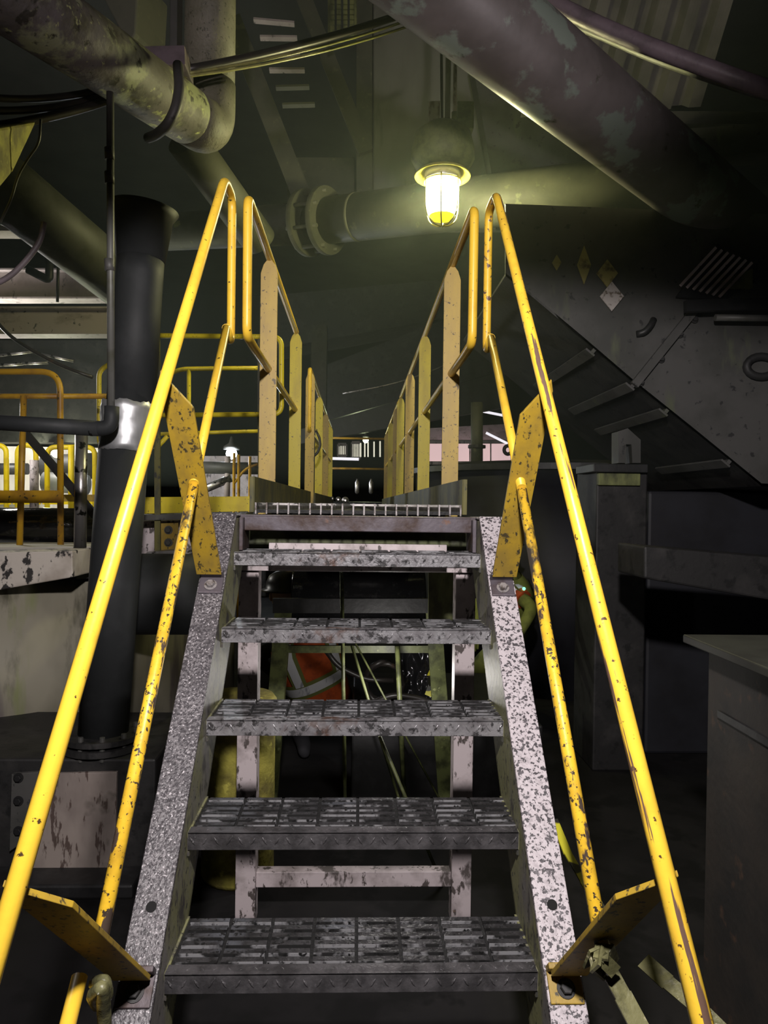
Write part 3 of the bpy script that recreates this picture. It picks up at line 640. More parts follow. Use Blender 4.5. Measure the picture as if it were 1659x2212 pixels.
# tank behind at left
tk = thing('process_tank', 'large stained beige steel tank at the left under the spattered ledge', 'tank', (-2.6, 5.2, 0))
tc_ = P(-30, 1270, 3.4); rt = 1.75; cx_, cy_ = -2.62, 5.15
ztop = P(100, 1262, 3.55).z
build('shell', MB().lathe([(rt, 0), (rt, ztop)], (cx_, cy_, 0), (0, 0, 1), 96), 'tank_beige', tk)
build('top_rim', MB().lathe([(rt - .05, ztop), (rt + .06, ztop), (rt + .06, ztop + .03), (rt - .05, ztop + .03)], (cx_, cy_, 0), (0, 0, 1), 96, False), 'steel_black', tk)
lg = thing('spattered_ledge', 'pale concrete ledge heavily spattered with black above the beige tank', 'ledge', P(80, 1250, 3.6))
build('front_block', MB().prism([P(-90, 1195, 3.55), P(156, 1190, 3.55), P(157, 1247, 3.55), P(-90, 1290, 3.55)], (0, .25, 0)), 'concrete_spatter', lg, .006)
build('back_slab', MB().prism([P(-120, 1182, 4.3), P(215, 1180, 4.3), P(215, 1226, 4.3), P(-120, 1226, 4.3)], (0, .5, 0)), 'concrete_pale', lg, .006)
build('shadow_gap', MB().prism([P(150, 1226, 4.28), P(215, 1226, 4.28), P(215, 1262, 4.28), P(150, 1262, 4.28)], (0, .4, 0)), 'steel_black', lg)
# insulated black line and bright strip beyond
solo('insulated_line', MB().tube([P(-120, 1133, 4.9), P(260, 1137, 4.9)], .115, 32), 'rubber_wet', 'thick shiny black wrapped pipe lying across behind the yellow posts', 'pipe')
solo('lit_kerb', MB().prism([P(-60, 1168, 5.3), P(215, 1168, 5.3), P(215, 1176, 5.3), P(-60, 1176, 5.3)], (0, .1, 0)), 'concrete_pale', 'bright white kerb strip under the black wrapped pipe', 'kerb')  # pale strip put in for the brightly lit floor
solo('silver_stub_pipe', MB().tube([P(176, 938, 4.2), P(173, 1182, 4.2)], .034, 24), 'galvanised_dirty', 'upright silver pipe stub with black smears left of the rubber pipe', 'pipe')
solo('white_pipe', MB().tube([P(74, 994, 6.5), P(74, 1110, 6.5)], .037, 20), 'column_paint', 'short white vertical pipe among the far left yellow rails', 'pipe')
solo('diagonal_brace', MB().bar(P(50, 930, 4.6), P(215, 1125, 4.6), .03, .045), 'steel_black', 'black diagonal brace crossing behind the left yellow posts', 'brace')
# near-left yellow rail
yr = thing('bent_guard_rail', 'yellow-orange tubular guardrail with rounded corner at the left edge', 'guardrail', P(90, 1190, 4.5))
build('hoop', MB().tube([P(-140, 803, 4.5), P(130, 803, 4.5), P(131, 1196, 4.5)], .0185, 16, .12), 'yellow_rusty', yr)
build('post', MB().tube([P(51, 855, 4.5), P(42, 1196, 4.5)], .0185, 14), 'yellow_rusty', yr)
build('mid_rail', MB().tube([P(-140, 856, 4.53), P(232, 856, 4.53)], .016, 14), 'yellow_rusty', yr)
build('toe_board', MB().bar(P(-140, 1073, 4.48), P(133, 1073, 4.48), .01, .075, (0, 1, 0)), 'yellow_rusty', yr)
solo('far_platform', MB().box((-10, 6.9, 0), (-2.35, 10.98, P(60, 1120, 7.5).z)), 'concrete_pale', 'pale raised concrete platform carrying the far yellow hoops', 'platform')
# farther yellow hoops
for i, (xa, xb, Yd, yt_, lab) in enumerate(((-60, 14, 7.5, 962, 'far yellow hoop rail at the very left edge beyond the black pipe'),
                                          (38, 78, 7.5, 962, 'far yellow hoop rail around the white vertical pipe'),
                                          (102, 205, 7.5, 966, 'far yellow hoop rail in front of the green-white lamp'))):
    h = thing('far_hoop', lab, 'guardrail', P((xa + xb) / 2, 1100, Yd), 'far left hoop rails')
    build('hoop', MB().tube([P(xa, 1120, Yd), P(xa, yt_, Yd), P(xb, yt_, Yd), P(xb, 1120, Yd)], .026, 12, .09), 'yellow_bright', h)
    build('toe_board', MB().bar(P(xa - 10, 1083, Yd), P(xb + 10, 1083, Yd), .012, .062, (0, 1, 0)), 'yellow_bright', h)
solo('yellow_post', MB().tube([P(154, 962, 7.0), P(154, 1110, 7.0)], .028, 12), 'yellow_bright', 'single bright yellow post left of the silver stub pipe', 'post')
solo('wood_kickboard', MB().bar(P(130, 1076, 4.9), P(225, 1076, 4.9), .012, .046, (0, 1, 0)), 'yellow_post', 'tan kickboard strip between the yellow post and the rubber pipe', 'board')
# far lit wall at left
solo('pale_far_wall', MB().prism([P(-200, 960, 11), P(235, 968, 11), P(235, 1140, 11), P(-200, 1140, 11)], (0, .2, 0)), 'pale_wall', 'pale lit panel wall far behind the left yellow hoops', 'wall panel')
for i, (a, b, h_, m_, lab) in enumerate((((-40, 1013), (60, 1013), .10, 'steel_black', 'dark horizontal bar on the pale far wall at the left edge'), ((95, 1012), (240, 1004), .22, 'steel_dark', 'dark bulky pipe run before the pale far wall behind the lamp'), ((95, 1040), (190, 1048), .16, 'steel_mid', 'grey pipe run low before the pale far wall'))):
    solo('far_pipe', MB().tube([P(*a, 10.5 - i * .4), P(*b, 10.5 - i * .4)], h_ * .8, 16), m_, lab, 'pipe')
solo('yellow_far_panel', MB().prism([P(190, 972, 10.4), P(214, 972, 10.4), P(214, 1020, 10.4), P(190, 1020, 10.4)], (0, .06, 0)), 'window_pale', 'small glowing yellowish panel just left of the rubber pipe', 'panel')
# pale beams behind, upper left
for i, (y0, y1, Yd, m_, lab) in enumerate(((588, 648, 6.4, 'beam_paint', 'upper pale steel beam crossing behind the left conduit'), (670, 724, 6.0, 'beam_light', 'lower pale pinkish steel beam crossing behind the left conduit'))):
    t = thing('steel_beam', lab, 'beam', P(60, y1, Yd), 'pale beams at the left')
    a, b = P(-160, (y0 + y1) / 2, Yd), P(258, (y0 + y1) / 2, Yd); hh = (y1 - y0) * Yd / F
    build('web', MB().bar(a, b, .012, hh, (0, 1, 0)), m_, t)
    fl = MB()
    for s in (-1, 1): fl.bar(a + V((0, 0, s * hh / 2)), b + V((0, 0, s * hh / 2)), .16, .014, (0, 1, 0))
    build('flange', fl, m_, t)
solo('pale_ledge', MB().bar(P(-100, 500, 6.8), P(95, 502, 6.8), .2, .05, (0, 1, 0)), 'beam_paint', 'short pale ledge below the dark sloping pipe at the left edge', 'ledge')
solo('angle_strut', MB().bar(P(-20, 470, 5.0), P(150, 548, 5.0), .02, .03), 'galvanised_dirty', 'thin bright sloping strut above the pale beams', 'strut')
solo('drop_bracket', MB().tube([P(106, 540, 5.6), P(107, 606, 5.6), P(60, 582, 5.6)], .03, 10, .04), 'steel_black', 'dark bent bracket hanging in front of the upper pale beam', 'bracket')
solo('drop_rod', MB().tube([P(126, 555, 5.6), P(124, 652, 5.6)], .011, 10), 'steel_black', 'thin dark drop rod in front of the upper pale beam', 'rod')
solo('left_slack_cable', MB().tube([P(-30, 670, 5.0), P(20, 725, 5.0), P(60, 752, 5.0), P(130, 790, 5.0), P(200, 815, 5.0)], .012, 8, .2), 'cable', 'slack black cable sloping below the lower pale beam', 'cable')
solo('dark_bulkhead', MB().prism([P(-150, 735, 9), P(330, 735, 9), P(330, 955, 9), P(-150, 955, 9)], (0, .3, 0)), 'steel_dark', 'dark bulkhead wall behind the left guardrail hoop', 'bulkhead')
for i, (a, b, y) in enumerate((((-20, 770), (80, 758), 8.2), ((-20, 790), (50, 786), 8.2), ((90, 765), (160, 780), 8.2), ((30, 786), (105, 783), 8.2))):
    solo('bulkhead_pipe', MB().tube([P(*a, y), P(*b, y)], .018, 8), 'galvanised_dirty', ('pale thin pipe highest at the left edge of the dark bulkhead', 'pale thin pipe second at the left edge of the dark bulkhead', 'pale thin pipe sloping under the slack cable', 'pale short pipe below the others on the bulkhead')[i], 'pipe', 'thin pipes on the bulkhead')

# side platform left of the walkway
for Yd, xl, xr, yt_, ym, lab in ((4.0, 345, 608, 728, 895, 'near yellow side guardrail running left behind the stair handrail'), (5.0, 213, 575, 795, 935, 'second yellow side guardrail just beyond the near one')):
    t = thing('side_guard_rail', lab, 'guardrail', (P(450, 1100, Yd).x, Yd, 1.5), 'side platform guardrails')
    if Yd == 4.0:
        build('hoop', MB().tube([P(xl, yt_ - 3, Yd), P(xr, yt_, Yd), P(xr, ym, Yd), P(345, ym + 2, Yd)], .0135, 14, .05), 'yellow_rusty2', t)
        build('post', MB().bar(P(563, 728, Yd), P(563, 1100, Yd), .012, .03, (0, 1, 0)), 'yellow_grimy', t)
        build('post', MB().bar(P(339, 700, Yd), P(341, 1190, Yd), .016, .03, (0, 1, 0)), 'yellow_grimy', t)
    else:
        build('hoop', MB().tube([P(xr, yt_, Yd), P(390, yt_ + 2, Yd), P(330, 825, Yd), ], .015, 12, .05), 'yellow_rusty2', t)
        build('hoop', MB().tube([P(245, 782, Yd), P(214, 800, Yd), P(214, 960, Yd), P(240, 985, Yd)], .016, 12, .05), 'yellow_rusty2', t)
        build('mid_rail', MB().tube([P(xr, ym - 4, Yd), P(300, ym + 4, Yd)], .013, 12), 'yellow_rusty2', t)
        build('post', MB().tube([P(408, 796, Yd), P(408, 1100, Yd)], .014, 10), 'yellow_rusty2', t)
        build('brace', MB().tube([P(335, 972, Yd), P(362, 942, Yd)], .015, 10), 'yellow_rusty2', t)
sp = thing('side_platform', 'side platform edge with yellow kickplate and white web behind the left stair rail', 'platform', P(430, 1200, 4.1))
build('kickplate', MB().prism([P(308, 1074, 4.02), P(556, 1072, 4.02), P(556, 1104, 4.02), P(306, 1110, 4.02)], (0, .01, 0)), 'yellow_rusty2', sp, .002)
build('deck_edge', MB().bar(P(300, 1118, 4.1), P(540, 1112, 4.1), .25, .03, (0, 1, 0)), 'steel_mid', sp, .002)
build('white_web', MB().prism([P(296, 1126, 4.15), P(470, 1122, 4.15), P(470, 1192, 4.15), P(318, 1192, 4.15), P(296, 1220, 4.15)], (0, .012, 0)), 'column_paint', sp)
cb = build('cleat', MB().prism([P(340, 1130, 4.05), P(385, 1128, 4.05), P(385, 1188, 4.05), P(340, 1190, 4.05)], (0, .012, 0)), 'yellow_plate', sp, .002)
for y in (1145, 1172): build('cleat_bolt', MB().hexbolt(P(364, y, 4.05), (0, -1, 0), .016, .014), 'steel_mid', cb)
dm = thing('motor_drum', 'round black drum housing hanging under the side platform', 'drum', P(360, 1370, 3.75))
build('shell', MB().lathe([(.02, -.22), (.195, -.22), (.205, -.20), (.205, .22), (.02, .22)], P(365, 1283, 3.8), (1, .05, 0), 40), 'rubber', dm)
build('guard', MB().prism([P(296, 1222, 3.9), P(318, 1192, 3.9), P(442, 1186, 3.9), P(442, 1196, 3.9), P(322, 1202, 3.9), P(300, 1232, 3.9)], (0, .2, 0)), 'galvanised_dirty', dm)

# far lamps
def far_lamp(px, py, Y, r, m_, lab, en, col):
    t = thing('flood_lamp', lab, 'lamp', P(px, py, Y))
    build('bulb', MB().ball(P(px, py, Y), r, 16), m_, t)
    build('hood', MB().lathe([(r * 1.5, 0), (r * 1.4, r * .6), (r * .5, r * 1.2), (r * .2, r * 2.4)], P(px, py, Y) + V((0, 0, r * .7)), (0, 0, 1), 18), 'steel_mid', t)
    l = bpy.data.lights.new('lamp_light', 'POINT'); l.energy = en; l.color = col; l.shadow_soft_size = r
    lo = bpy.data.objects.new('lamp_light', l); C.objects.link(lo); lo.location = P(px, py, Y) + V((0, -r * 1.5, -.02))
far_lamp(500, 980, 11.5, .085, 'bulb_white', 'bright white flood lamp shining between the left stair rail and the first post', 60, (.85, .92, 1))
far_lamp(122, 978, 9.0, .060, 'bulb_green', 'small greenish-white lamp between the far left yellow hoops', 70, (.95, 1, .7))
far_lamp(790, 951, 14.5, .055, 'bulb_green', 'tiny greenish lamp above the end of the walkway', 20, (.9, 1, .6))
# equipment near the white far lamp
for i, (a, b, r_, m_, lab) in enumerate((((430, 1062), (500, 1032), .06, 'galvanised_dirty', 'pale sloping pipe under the white flood lamp'),
      ((492, 985), (490, 1075), .045, 'beam_light', 'pale upright post directly under the white flood lamp'),
      ((440, 1010), (560, 1012), .09, 'steel_mid', 'grey horizontal pipe beneath the white flood lamp'))):
    solo('far_equipment_pipe', MB().tube([P(*a, 11.0), P(*b, 11.0)], r_, 12), m_, lab, 'pipe')
for i, x in enumerate((506, 516, 540)):
    solo('far_stanchion', MB().tube([P(x, 978 + 4 * i, 10), P(x, 1090, 10) * 1 - V((0, 0, P(x, 1090, 10).z))], .02, 10), 'yellow_rusty', ('far thin yellow stanchion right beside the white flood lamp', 'far thin yellow stanchion second to the right of the white flood lamp', 'far thin yellow stanchion third and farthest from the white flood lamp')[i], 'post', 'far yellow stanchions')
solo('far_sloped_rail', MB().tube([P(505, 1045, 10), P(530, 1012, 10), P(565, 1000, 10)], .018, 10, .1), 'yellow_rusty', 'far sloping yellow rail beside the thin stanchions', 'rail')
solo('far_grey_cabinet', MB().prism([P(430, 985, 13), P(560, 985, 13), P(560, 1280, 13), P(430, 1280, 13)], (0, .5, 0)), 'beam_paint', 'grey cabinet wall lit by the white flood lamp', 'cabinet')

# ------------------------------------------------------------------ the caged lamp
LY = 4.5
lc = P(956, 372, LY)
lm = thing('caged_lamp', 'glowing caged well-glass lamp hanging over the right guardrail', 'lamp', lc - V((0, 0, .31)))
LK = LY / 4.0
def lz(*pr): return [(a * LK, b * LK) for a, b in pr]
build('canopy', MB().lathe(lz((.03, .245), (.10, .24), (.15, .20), (.168, .13), (.172, .07), (.15, .03), (.09, .01)), lc, (0, 0, 1), 40), 'lamp_body', lm)
build('reflector_rim', MB().lathe(lz((.075, .012), (.10, .010), (.135, -.004), (.152, -.022), (.150, -.027), (.130, -.012), (.10, -.001), (.075, .0)), lc, (0, 0, 1), 44), 'lamp_rim', lm)
build('neck', MB().lathe(lz((.09, .01), (.098, -.01), (.098, -.045), (.092, -.052)), lc, (0, 0, 1), 36), 'lamp_neck', lm)
build('globe', MB().lathe(lz((.086, -.050), (.089, -.09), (.087, -.15), (.082, -.20), (.070, -.235)), lc, (0, 0, 1), 36), 'globe', lm)
build('globe_tip', MB().lathe(lz((.070, -.2355), (.055, -.252), (.03, -.262), (.003, -.266)), lc, (0, 0, 1), 36), 'globe_end', lm)
for q in range(6):
    a = 2 * PI * q / 6 + .35; c_, s2 = math.cos(a), math.sin(a)
    build('cage_wire', MB().tube([lc + V((c_ * .098, s2 * .098, -.04)) * LK, lc + V((c_ * .099, s2 * .099, -.19)) * LK, lc + V((c_ * .085, s2 * .085, -.25)) * LK, lc + V((c_ * .04, s2 * .04, -.285)) * LK, lc + V((0, 0, -.29)) * LK], .0042, 8, .04), 'cage', lm)
build('cage_ring', MB().tube([lc + V((math.cos(t * PI / 12) * .0995, math.sin(t * PI / 12) * .0995, -.055)) * LK for t in range(24)], .005, 8, closed=True), 'lamp_rim', lm)
build('stem', MB().tube([lc + V((.025, 0, .26)), lc + V((.025, 0, 2.2))], .017, 14), 'conduit', lm)
solo('lamp_bracket', MB().prism([P(926, 218, 4.56), P(951, 218, 4.56), P(950, 285, 4.56), P(927, 285, 4.56)], (0, .012, 0)), 'bracket_rust', 'short pale rusty flat bracket standing behind the lamp canopy', 'bracket', bevel=.001)
jp = thing('junction_conduit', 'pale flaking conduit with couplings right of the lamp stem', 'conduit', P(982, 280, 4.59))
build('tube', MB().tube([P(982, 284, 4.59), P(984, 90, 4.59)], .012, 12), 'bracket_rust', jp)
build('coupling', MB().tube([P(982, 243, 4.59), P(982, 262, 4.59)], .019, 12), 'lamp_body', jp)
build('box', MB().box(P(988, 276, 4.63), P(1018, 240, 4.75)), 'lamp_body', jp, .006)
solo('hang_rod', MB().tube([P(955, 284, 4.7), P(953, 60, 4.7)], .009, 8), 'steel_black', 'thin dark rod behind the lamp stem', 'rod')

# ------------------------------------------------------------------ overhead right pipes
def edge_pipe(a, b, r, m_, name, lab, Ya, Yb, seg=44, **k):
    return solo(name, MB().tube([P(*a, Ya), P(*b, Yb)], r, seg), m_, lab, 'pipe')
pa, pb = P(1100, 85, 3.13), P(1490, 400, 3.95)
solo('peeling_pipe', MB().tube([pa - (pb - pa) * .8, pb + (pb - pa) * .9], .192, 48), 'pipe_peel', 'large grey pipe with peeling paint slanting across the upper right', 'pipe')
solo('mauve_hose', MB().tube([P(1080, -60, 3.6), P(1190, 5, 3.5), P(1330, 72, 3.4), P(1480, 130, 3.3), P(1720, 215, 3.2)], .037, 22, .3), 'hose_mauve', 'upper mauve hose sweeping across the upper right corner', 'hose')
solo('grey_conduit_pipe', MB().tube([P(1170, 20, 3.9), P(1290, 68, 3.8), P(1420, 125, 3.6), P(1560, 172, 3.4), P(1700, 215, 3.3)], .030, 18, .3), 'conduit', 'thinner grey conduit running just under the mauve hose', 'conduit')
# flanged pipe behind the lamp
FA, FB, FC = P(350, 503, 7.2), P(705, 477, 6.0), P(1480, 385, 4.55)
fp = thing('flanged_pipe', 'horizontal olive pipe with a bolted flange joint behind the lamp', 'pipe', FB)
ax_ = (FC - FB).normalized()
build('right_run', MB().tube([FB, FC], .178, 44), 'pipe_olive', fp)
build('left_run', MB().tube([FB - ax_ * .24, FA], .165, 36), 'pipe_shade', fp)
fl = MB()
for h0 in (-.21, -.02):
    fl.lathe([(.15, h0), (.262, h0), (.265, h0 + .012), (.265, h0 + .03), (.262, h0 + .045), (.15, h0 + .045)], FB, ax_, 44, False)
build('flange', fl, 'pipe_olive', fp)
build('spool', MB().lathe([(.13, -.2), (.13, .02)], FB, ax_, 32), 'steel_dark', fp)
fx, fy, fd = frame(ax_)
for q in range(8):
    a = 2 * PI * q / 8 + .3; c_ = FB + (fx * math.cos(a) + fy * math.sin(a)) * .225
    build('flange_bolt', MB().tube([c_ - ax_ * .24, c_ + ax_ * .06], .016, 8), 'pipe_olive', fp)
build('weld_band', MB().lathe([(.178, 0), (.184, .004), (.184, .022), (.178, .026)], FB + ax_ * .28, ax_, 44), 'pipe_olive', fp)
# pale duct behind the lamp
solo('pale_duct', MB().prism([P(806, -300, 7.2), P(1120, -300, 7.2), P(1150, 455, 7.2), P(806, 455, 7.2)], (0, .6, 0)), 'duct', 'broad pale grey duct rising behind the hanging lamp', 'duct', bevel=.02)
solo('duct_side_panel', MB().prism([P(770, -300, 7.15), P(804, -300, 7.15), P(804, 455, 7.15), P(770, 455, 7.15)], (0, .5, 0)), 'pipe_olive', 'narrow olive corner post along the left of the pale duct', 'post')
solo('low_duct', MB().prism([P(620, 340, 7.8), P(765, 340, 7.8), P(765, 470, 7.8), P(620, 470, 7.8)], (0, .5, 0)), 'pipe_olive', 'dim olive box duct behind the flange joint', 'duct')
# overhead stair
os_ = thing('overhead_stair', 'dark overhead stair with pale tread edges high at the upper left centre', 'stair', P(620, 300, 6.5))
build('stringer', MB().bar(P(500, 40, 6.5), P(650, 420, 6.5), .05, .16, (0, 1, 0)), 'pipe_olive', os_)
build('stringer', MB().bar(P(650, -20, 7.1), P(790, 330, 7.1), .05, .14, (0, 1, 0)), 'pipe_olive', os_)
for i, (x0, y0, x1, y1) in enumerate(((548, 44, 636, 52), (562, 82, 642, 83), (572, 118, 648, 118), (582, 152, 658, 152), (596, 190, 668, 188), (610, 228, 680, 226))):
    build('step', MB().bar(P(x0, y0, 6.6), P(x1, y1, 6.6), .05, .02, (0, 1, -.15)), 'beam_paint' if i < 4 else 'duct', os_)
fpl = MB()
for i in range(4):
    for j in range(9):
        fpl.bar(P(718 + i * 14, -20 + j * 11, 6.2), P(718 + i * 14, -12 + j * 11, 6.2), .035, .02)
fpl.bar(P(711, -30, 6.24), P(711, 82, 6.24), .02, .03).bar(P(768, -30, 6.24), P(768, 82, 6.24), .02, .03)
solo('perforated_cable_tray', fpl, 'olive_pale', 'short perforated cable tray hanging at the top centre', 'cable tray')
# corrugated deck, upper right
dk = MB(); N_ = 60; A0, A1, B0, B1 = P(1130, 260, 6.0), P(1230, -160, 5.2), P(1520, 230, 6.0), P(1640, -160, 5.2)
prof = []
pts = []
for i in range(N_ + 1):
    t = i / N_; ph = (i % 10) / 10; h = .09 if ph < .5 else 0
    pts.append((t, h))
nn = (A1 - A0).cross(B0 - A0).normalized()
vs = []
for t, h in pts: vs += [A0.lerp(B0, t) + nn * h, A1.lerp(B1, t) + nn * h]
dk.add(vs, [(2 * i, 2 * i + 2, 2 * i + 3, 2 * i + 1) for i in range(N_)])
o = solo('corrugated_sheet', dk, 'deck', 'ribbed corrugated metal sheet sloping at the upper right above the pipes', 'sheet'); o.modifiers.new('t', 'SOLIDIFY').thickness = .01
# beams at right back
for i, (a, b, Y, h_, m_, lab) in enumerate((((1380, 268), (1800, 272), 5.4, .09, 'steel_mid', 'dim grey beam behind the mossy pipe at the right edge, upper one'), ((1390, 330), (1800, 300), 5.2, .20, 'steel_mid', 'broad dim grey beam below the upper one at the right edge'), ((1160, 480), (1560, 470), 5.6, .10, 'steel_mid', 'pale dim beam under the flanged pipe at the right'))):
    solo('back_beam', MB().bar(P(*a, Y), P(*b, Y), .2, h_, (0, 1, 0)), m_, lab, 'beam', 'dim beams at the right')
solo('back_panel', MB().prism([P(1020, 130, 6.8), P(1180, 120, 6.8), P(1330, 480, 6.8), P(1080, 480, 6.8)], (0, .2, 0)), 'steel_mid', 'grey sloping panel between the lamp and the peeling pipe', 'panel')

# ------------------------------------------------------------------ hopper at right
HY = 4.0
hp = thing('steel_hopper', 'big grey ribbed steel hopper sloping down at the right', 'hopper', (1.6, 4.4, 1.3))
low = [(1092, 480), (1092, 596), (1148, 640), (1265, 738), (1370, 828), (1500, 932), (1645, 1050), (1860, 1060)]
fpoly = [P(x, y, HY) for x, y in low] + [P(1860, 470, HY), P(1092, 440, HY)]
build('front_plate', MB().prism(fpoly, (0, .015, 0)), 'steel_mid', hp)
ug = MB()
for i in range(1, 7):
    a, b = P(*low[i], HY), P(*low[i + 1], HY)
    ug.prism([a, b, b + V((0, 1.6, 0)), a + V((0, 1.6, 0))], (0, 0, .015))
build('sloping_floor', ug, 'steel_dark', hp)
for (x, y, Yb, th) in ((1282, 752, 5.2, .02), (1368, 826, 5.1, .024), (1440, 882, 5.1, .028), (1575, 992, 4.9, .03)):
    a = P(x, y, HY - .01); b = V((a.x, Yb, a.z))
    dn = V((-.62, 0, -.78)) * .022
    rb = MB().prism([a, b, b + dn, a + dn], V((.016, 0, -.012)))
    rb.prism([a + dn - V((.024, 0, -.019)), b + dn - V((.024, 0, -.019)), b + dn + V((.024, 0, -.019)), a + dn + V((.024, 0, -.019))], V((-.007, 0, -.009)))
    build('rib', rb, 'steel_mid', hp, .001)
sm_ = build('seam_flange', MB().bar(P(1512, 655, HY - .02), P(1370, 832, HY - .02), .03, .045, (0, 1, 0)), 'steel_mid', hp, .002)
for x, y in ((1468, 722), (1428, 776), (1384, 826), (1500, 690)): build('seam_bolt', MB().hexbolt(P(x, y, HY - .01), (0, -1, 0), .014, .02), 'steel_dark', hp)
build('lug', MB().tube([P(1375, 722, HY - .01), P(1392, 718, HY - .03), P(1405, 704, HY - .03), P(1412, 690, HY - .01)], .018, 10, .02), 'steel_black', hp)
build('ring', MB().tube([P(1645 + 32 * math.cos(t * PI / 10), 792 + 22 * math.sin(t * PI / 10), HY - .02) for t in range(20)], .022, 10, closed=True), 'steel_dark', hp)
for (x, y, w, h, m_, lab) in ((1203, 567, 10, 17, 'placard', 'smallest diamond placard on the upper hopper, beside the right handrail'), (1262, 572, 15, 42, 'placard', 'narrow tall diamond placard in the middle of the hopper top'), (1312, 590, 23, 30, 'placard', 'upper rusty diamond placard in the right-hand pair on the hopper'), (1322, 640, 26, 32, 'placard_pale', 'lower pale-tipped diamond placard hanging in the right-hand pair on the hopper')):
    Yp = HY - .02
    solo('diamond_placard', MB().prism([P(x - w, y, Yp), P(x, y - h, Yp), P(x + w, y, Yp), P(x, y + h, Yp)], (0, .008, 0)), m_, lab, 'placard', 'worn diamond placards')
fr_ = thing('slatted_vent', 'slanted slatted metal vent near the hopper top at the right', 'vent', P(1545, 600, 3.9))
for i in range(7):
    build('slat', MB().bar(P(1470 + i * 14, 617 + i * 4, 3.92), P(1546 + i * 13, 535 + i * 5.4, 3.92), .012, .014), 'beam_light', fr_)
build('back_plate', MB().prism([P(1462, 640, 3.95), P(1550, 525, 3.95), P(1632, 610, 3.95), P(1560, 648, 3.95)], (0, .02, 0)), 'steel_black', fr_)
solo('vent_box', MB().prism([P(1560, 605, 3.93), P(1626, 580, 3.93), P(1626, 622, 3.93), P(1560, 622, 3.93)], (0, .04, 0)), 'olive_pale', 'small olive box beside the slatted vent', 'box')
solo('hopper_conduit', MB().tube([P(1545, 686, 3.9), P(1720, 688, 3.9)], .018, 12), 'conduit', 'thin grey conduit along the hopper at the right edge', 'conduit')
solo('hopper_black_beam', MB().bar(P(1480, 662, 3.88), P(1720, 655, 3.88), .04, .06), 'steel_black', 'black bar above the hopper conduit at the right edge', 'bar')
# column and machine under hopper
cl_ = thing('bearing_column', 'dark bearing column with a pale green pad under the hopper ribs', 'column', (P(1335, 1300, 4.3).x, 4.3, 0))
a = P(1290, 1003, 4.3); b = P(1400, 1003, 4.3)
build('shaft', MB().box((a.x, 4.3, 0), (b.x, 4.7, a.z)), 'steel_dark', cl_, .01)
build('pad', MB().box((P(1292, 1048, 4.28).x, 4.27, P(1292, 1048, 4.28).z), (P(1382, 1048, 4.28).x, 4.5, P(1292, 1022, 4.28).z)), 'olive_pale', cl_, .004)
build('cap', MB().box((P(1282, 1012, 4.25).x, 4.25, P(1292, 1020, 4.28).z), (P(1400, 1012, 4.25).x, 4.6, P(1292, 1002, 4.28).z)), 'steel_black', cl_, .004)
build('yoke', MB().prism([P(1336, 1000, 4.35), P(1336, 932, 4.35), P(1356, 925, 4.35), P(1384, 950, 4.35), P(1384, 1000, 4.35), P(1366, 1000, 4.35), P(1364, 960, 4.35), P(1352, 960, 4.35), P(1352, 1000, 4.35)], (0, .12, 0)), 'steel_mid', cl_)
solo('dark_machine_block', MB().box((P(1400, 1100, 4.6).x, 4.6, 0), (4.5, 5.6, P(1400, 1060, 4.6).z)), 'steel_blue', 'bulky blue-black machine block at the right under the hopper', 'machine', bevel=.02)
solo('machine_beam', MB().prism([P(1392, 1180, 3.3), P(1800, 1215, 3.3), P(1800, 1320, 3.3), P(1392, 1250, 3.3)], (0, .35, 0)), 'steel_dark', 'dark sloping beam above the steel cabinet at the right', 'beam', bevel=.01)
solo('wall_panel_box', MB().box((1.25, 6.2, 0), (5.5, 7.4, 1.9)), 'steel_black', 'black box structure deep behind the column at the right', 'machine', bevel=.02)
cbx = thing('steel_cabinet', 'dark rust-streaked steel cabinet beside the stair at the lower right', 'cabinet', (1.5, 1.85, 0))
build('body', MB().box((1.05, 1.25, 0), (2.2, 2.18, 1.14)), 'machine_rust', cbx, .01)
build('top_plate', MB().box((1.0, 1.2, 1.14), (2.25, 2.24, 1.165)), 'cabinet_top', cbx, .004)
ld = MB()
ld.box((1.043, 1.35, .95), (1.05, 2.1, .97)); ld.box((1.043, 1.35, .80), (1.05, 1.36, .96)); build('seam_strip', ld, 'steel_black', cbx)
# dark tank right of the walkway
tw = thing('dark_tank', 'dark bluish round tank standing right of the walkway beyond the stair', 'tank', (1.95, 7.2, 0))
zt = P(1100, 1012, 5.9).z
build('shell', MB().lathe([(1.42, 0), (1.42, zt)], (1.98, 7.25, 0), (0, 0, 1), 80), 'steel_blue', tw)
build('lid', MB().lathe([(1.47, zt), (1.47, zt + .05), (1.2, zt + .09), (.3, zt + .12)], (1.98, 7.25, 0), (0, 0, 1), 80, False), 'steel_black', tw)
build('eye_bolt', MB().tube([P(1097 + 8 * math.cos(t * PI / 8), 972 + 9 * math.sin(t * PI / 8), 6.4) for t in range(16)], .016, 8, closed=True), 'steel_black', tw)
build('outlet_riser', MB().tube([P(1030, 1010, 7.5), P(1030, 870, 7.5)], .062, 20), 'pipe_olive', tw)
build('riser_flange', MB().lathe([(.06, -.015), (.09, -.015), (.09, .015), (.06, .015)], P(1030, 965, 7.5), (0, 0, 1), 20, False), 'steel_dark', tw)
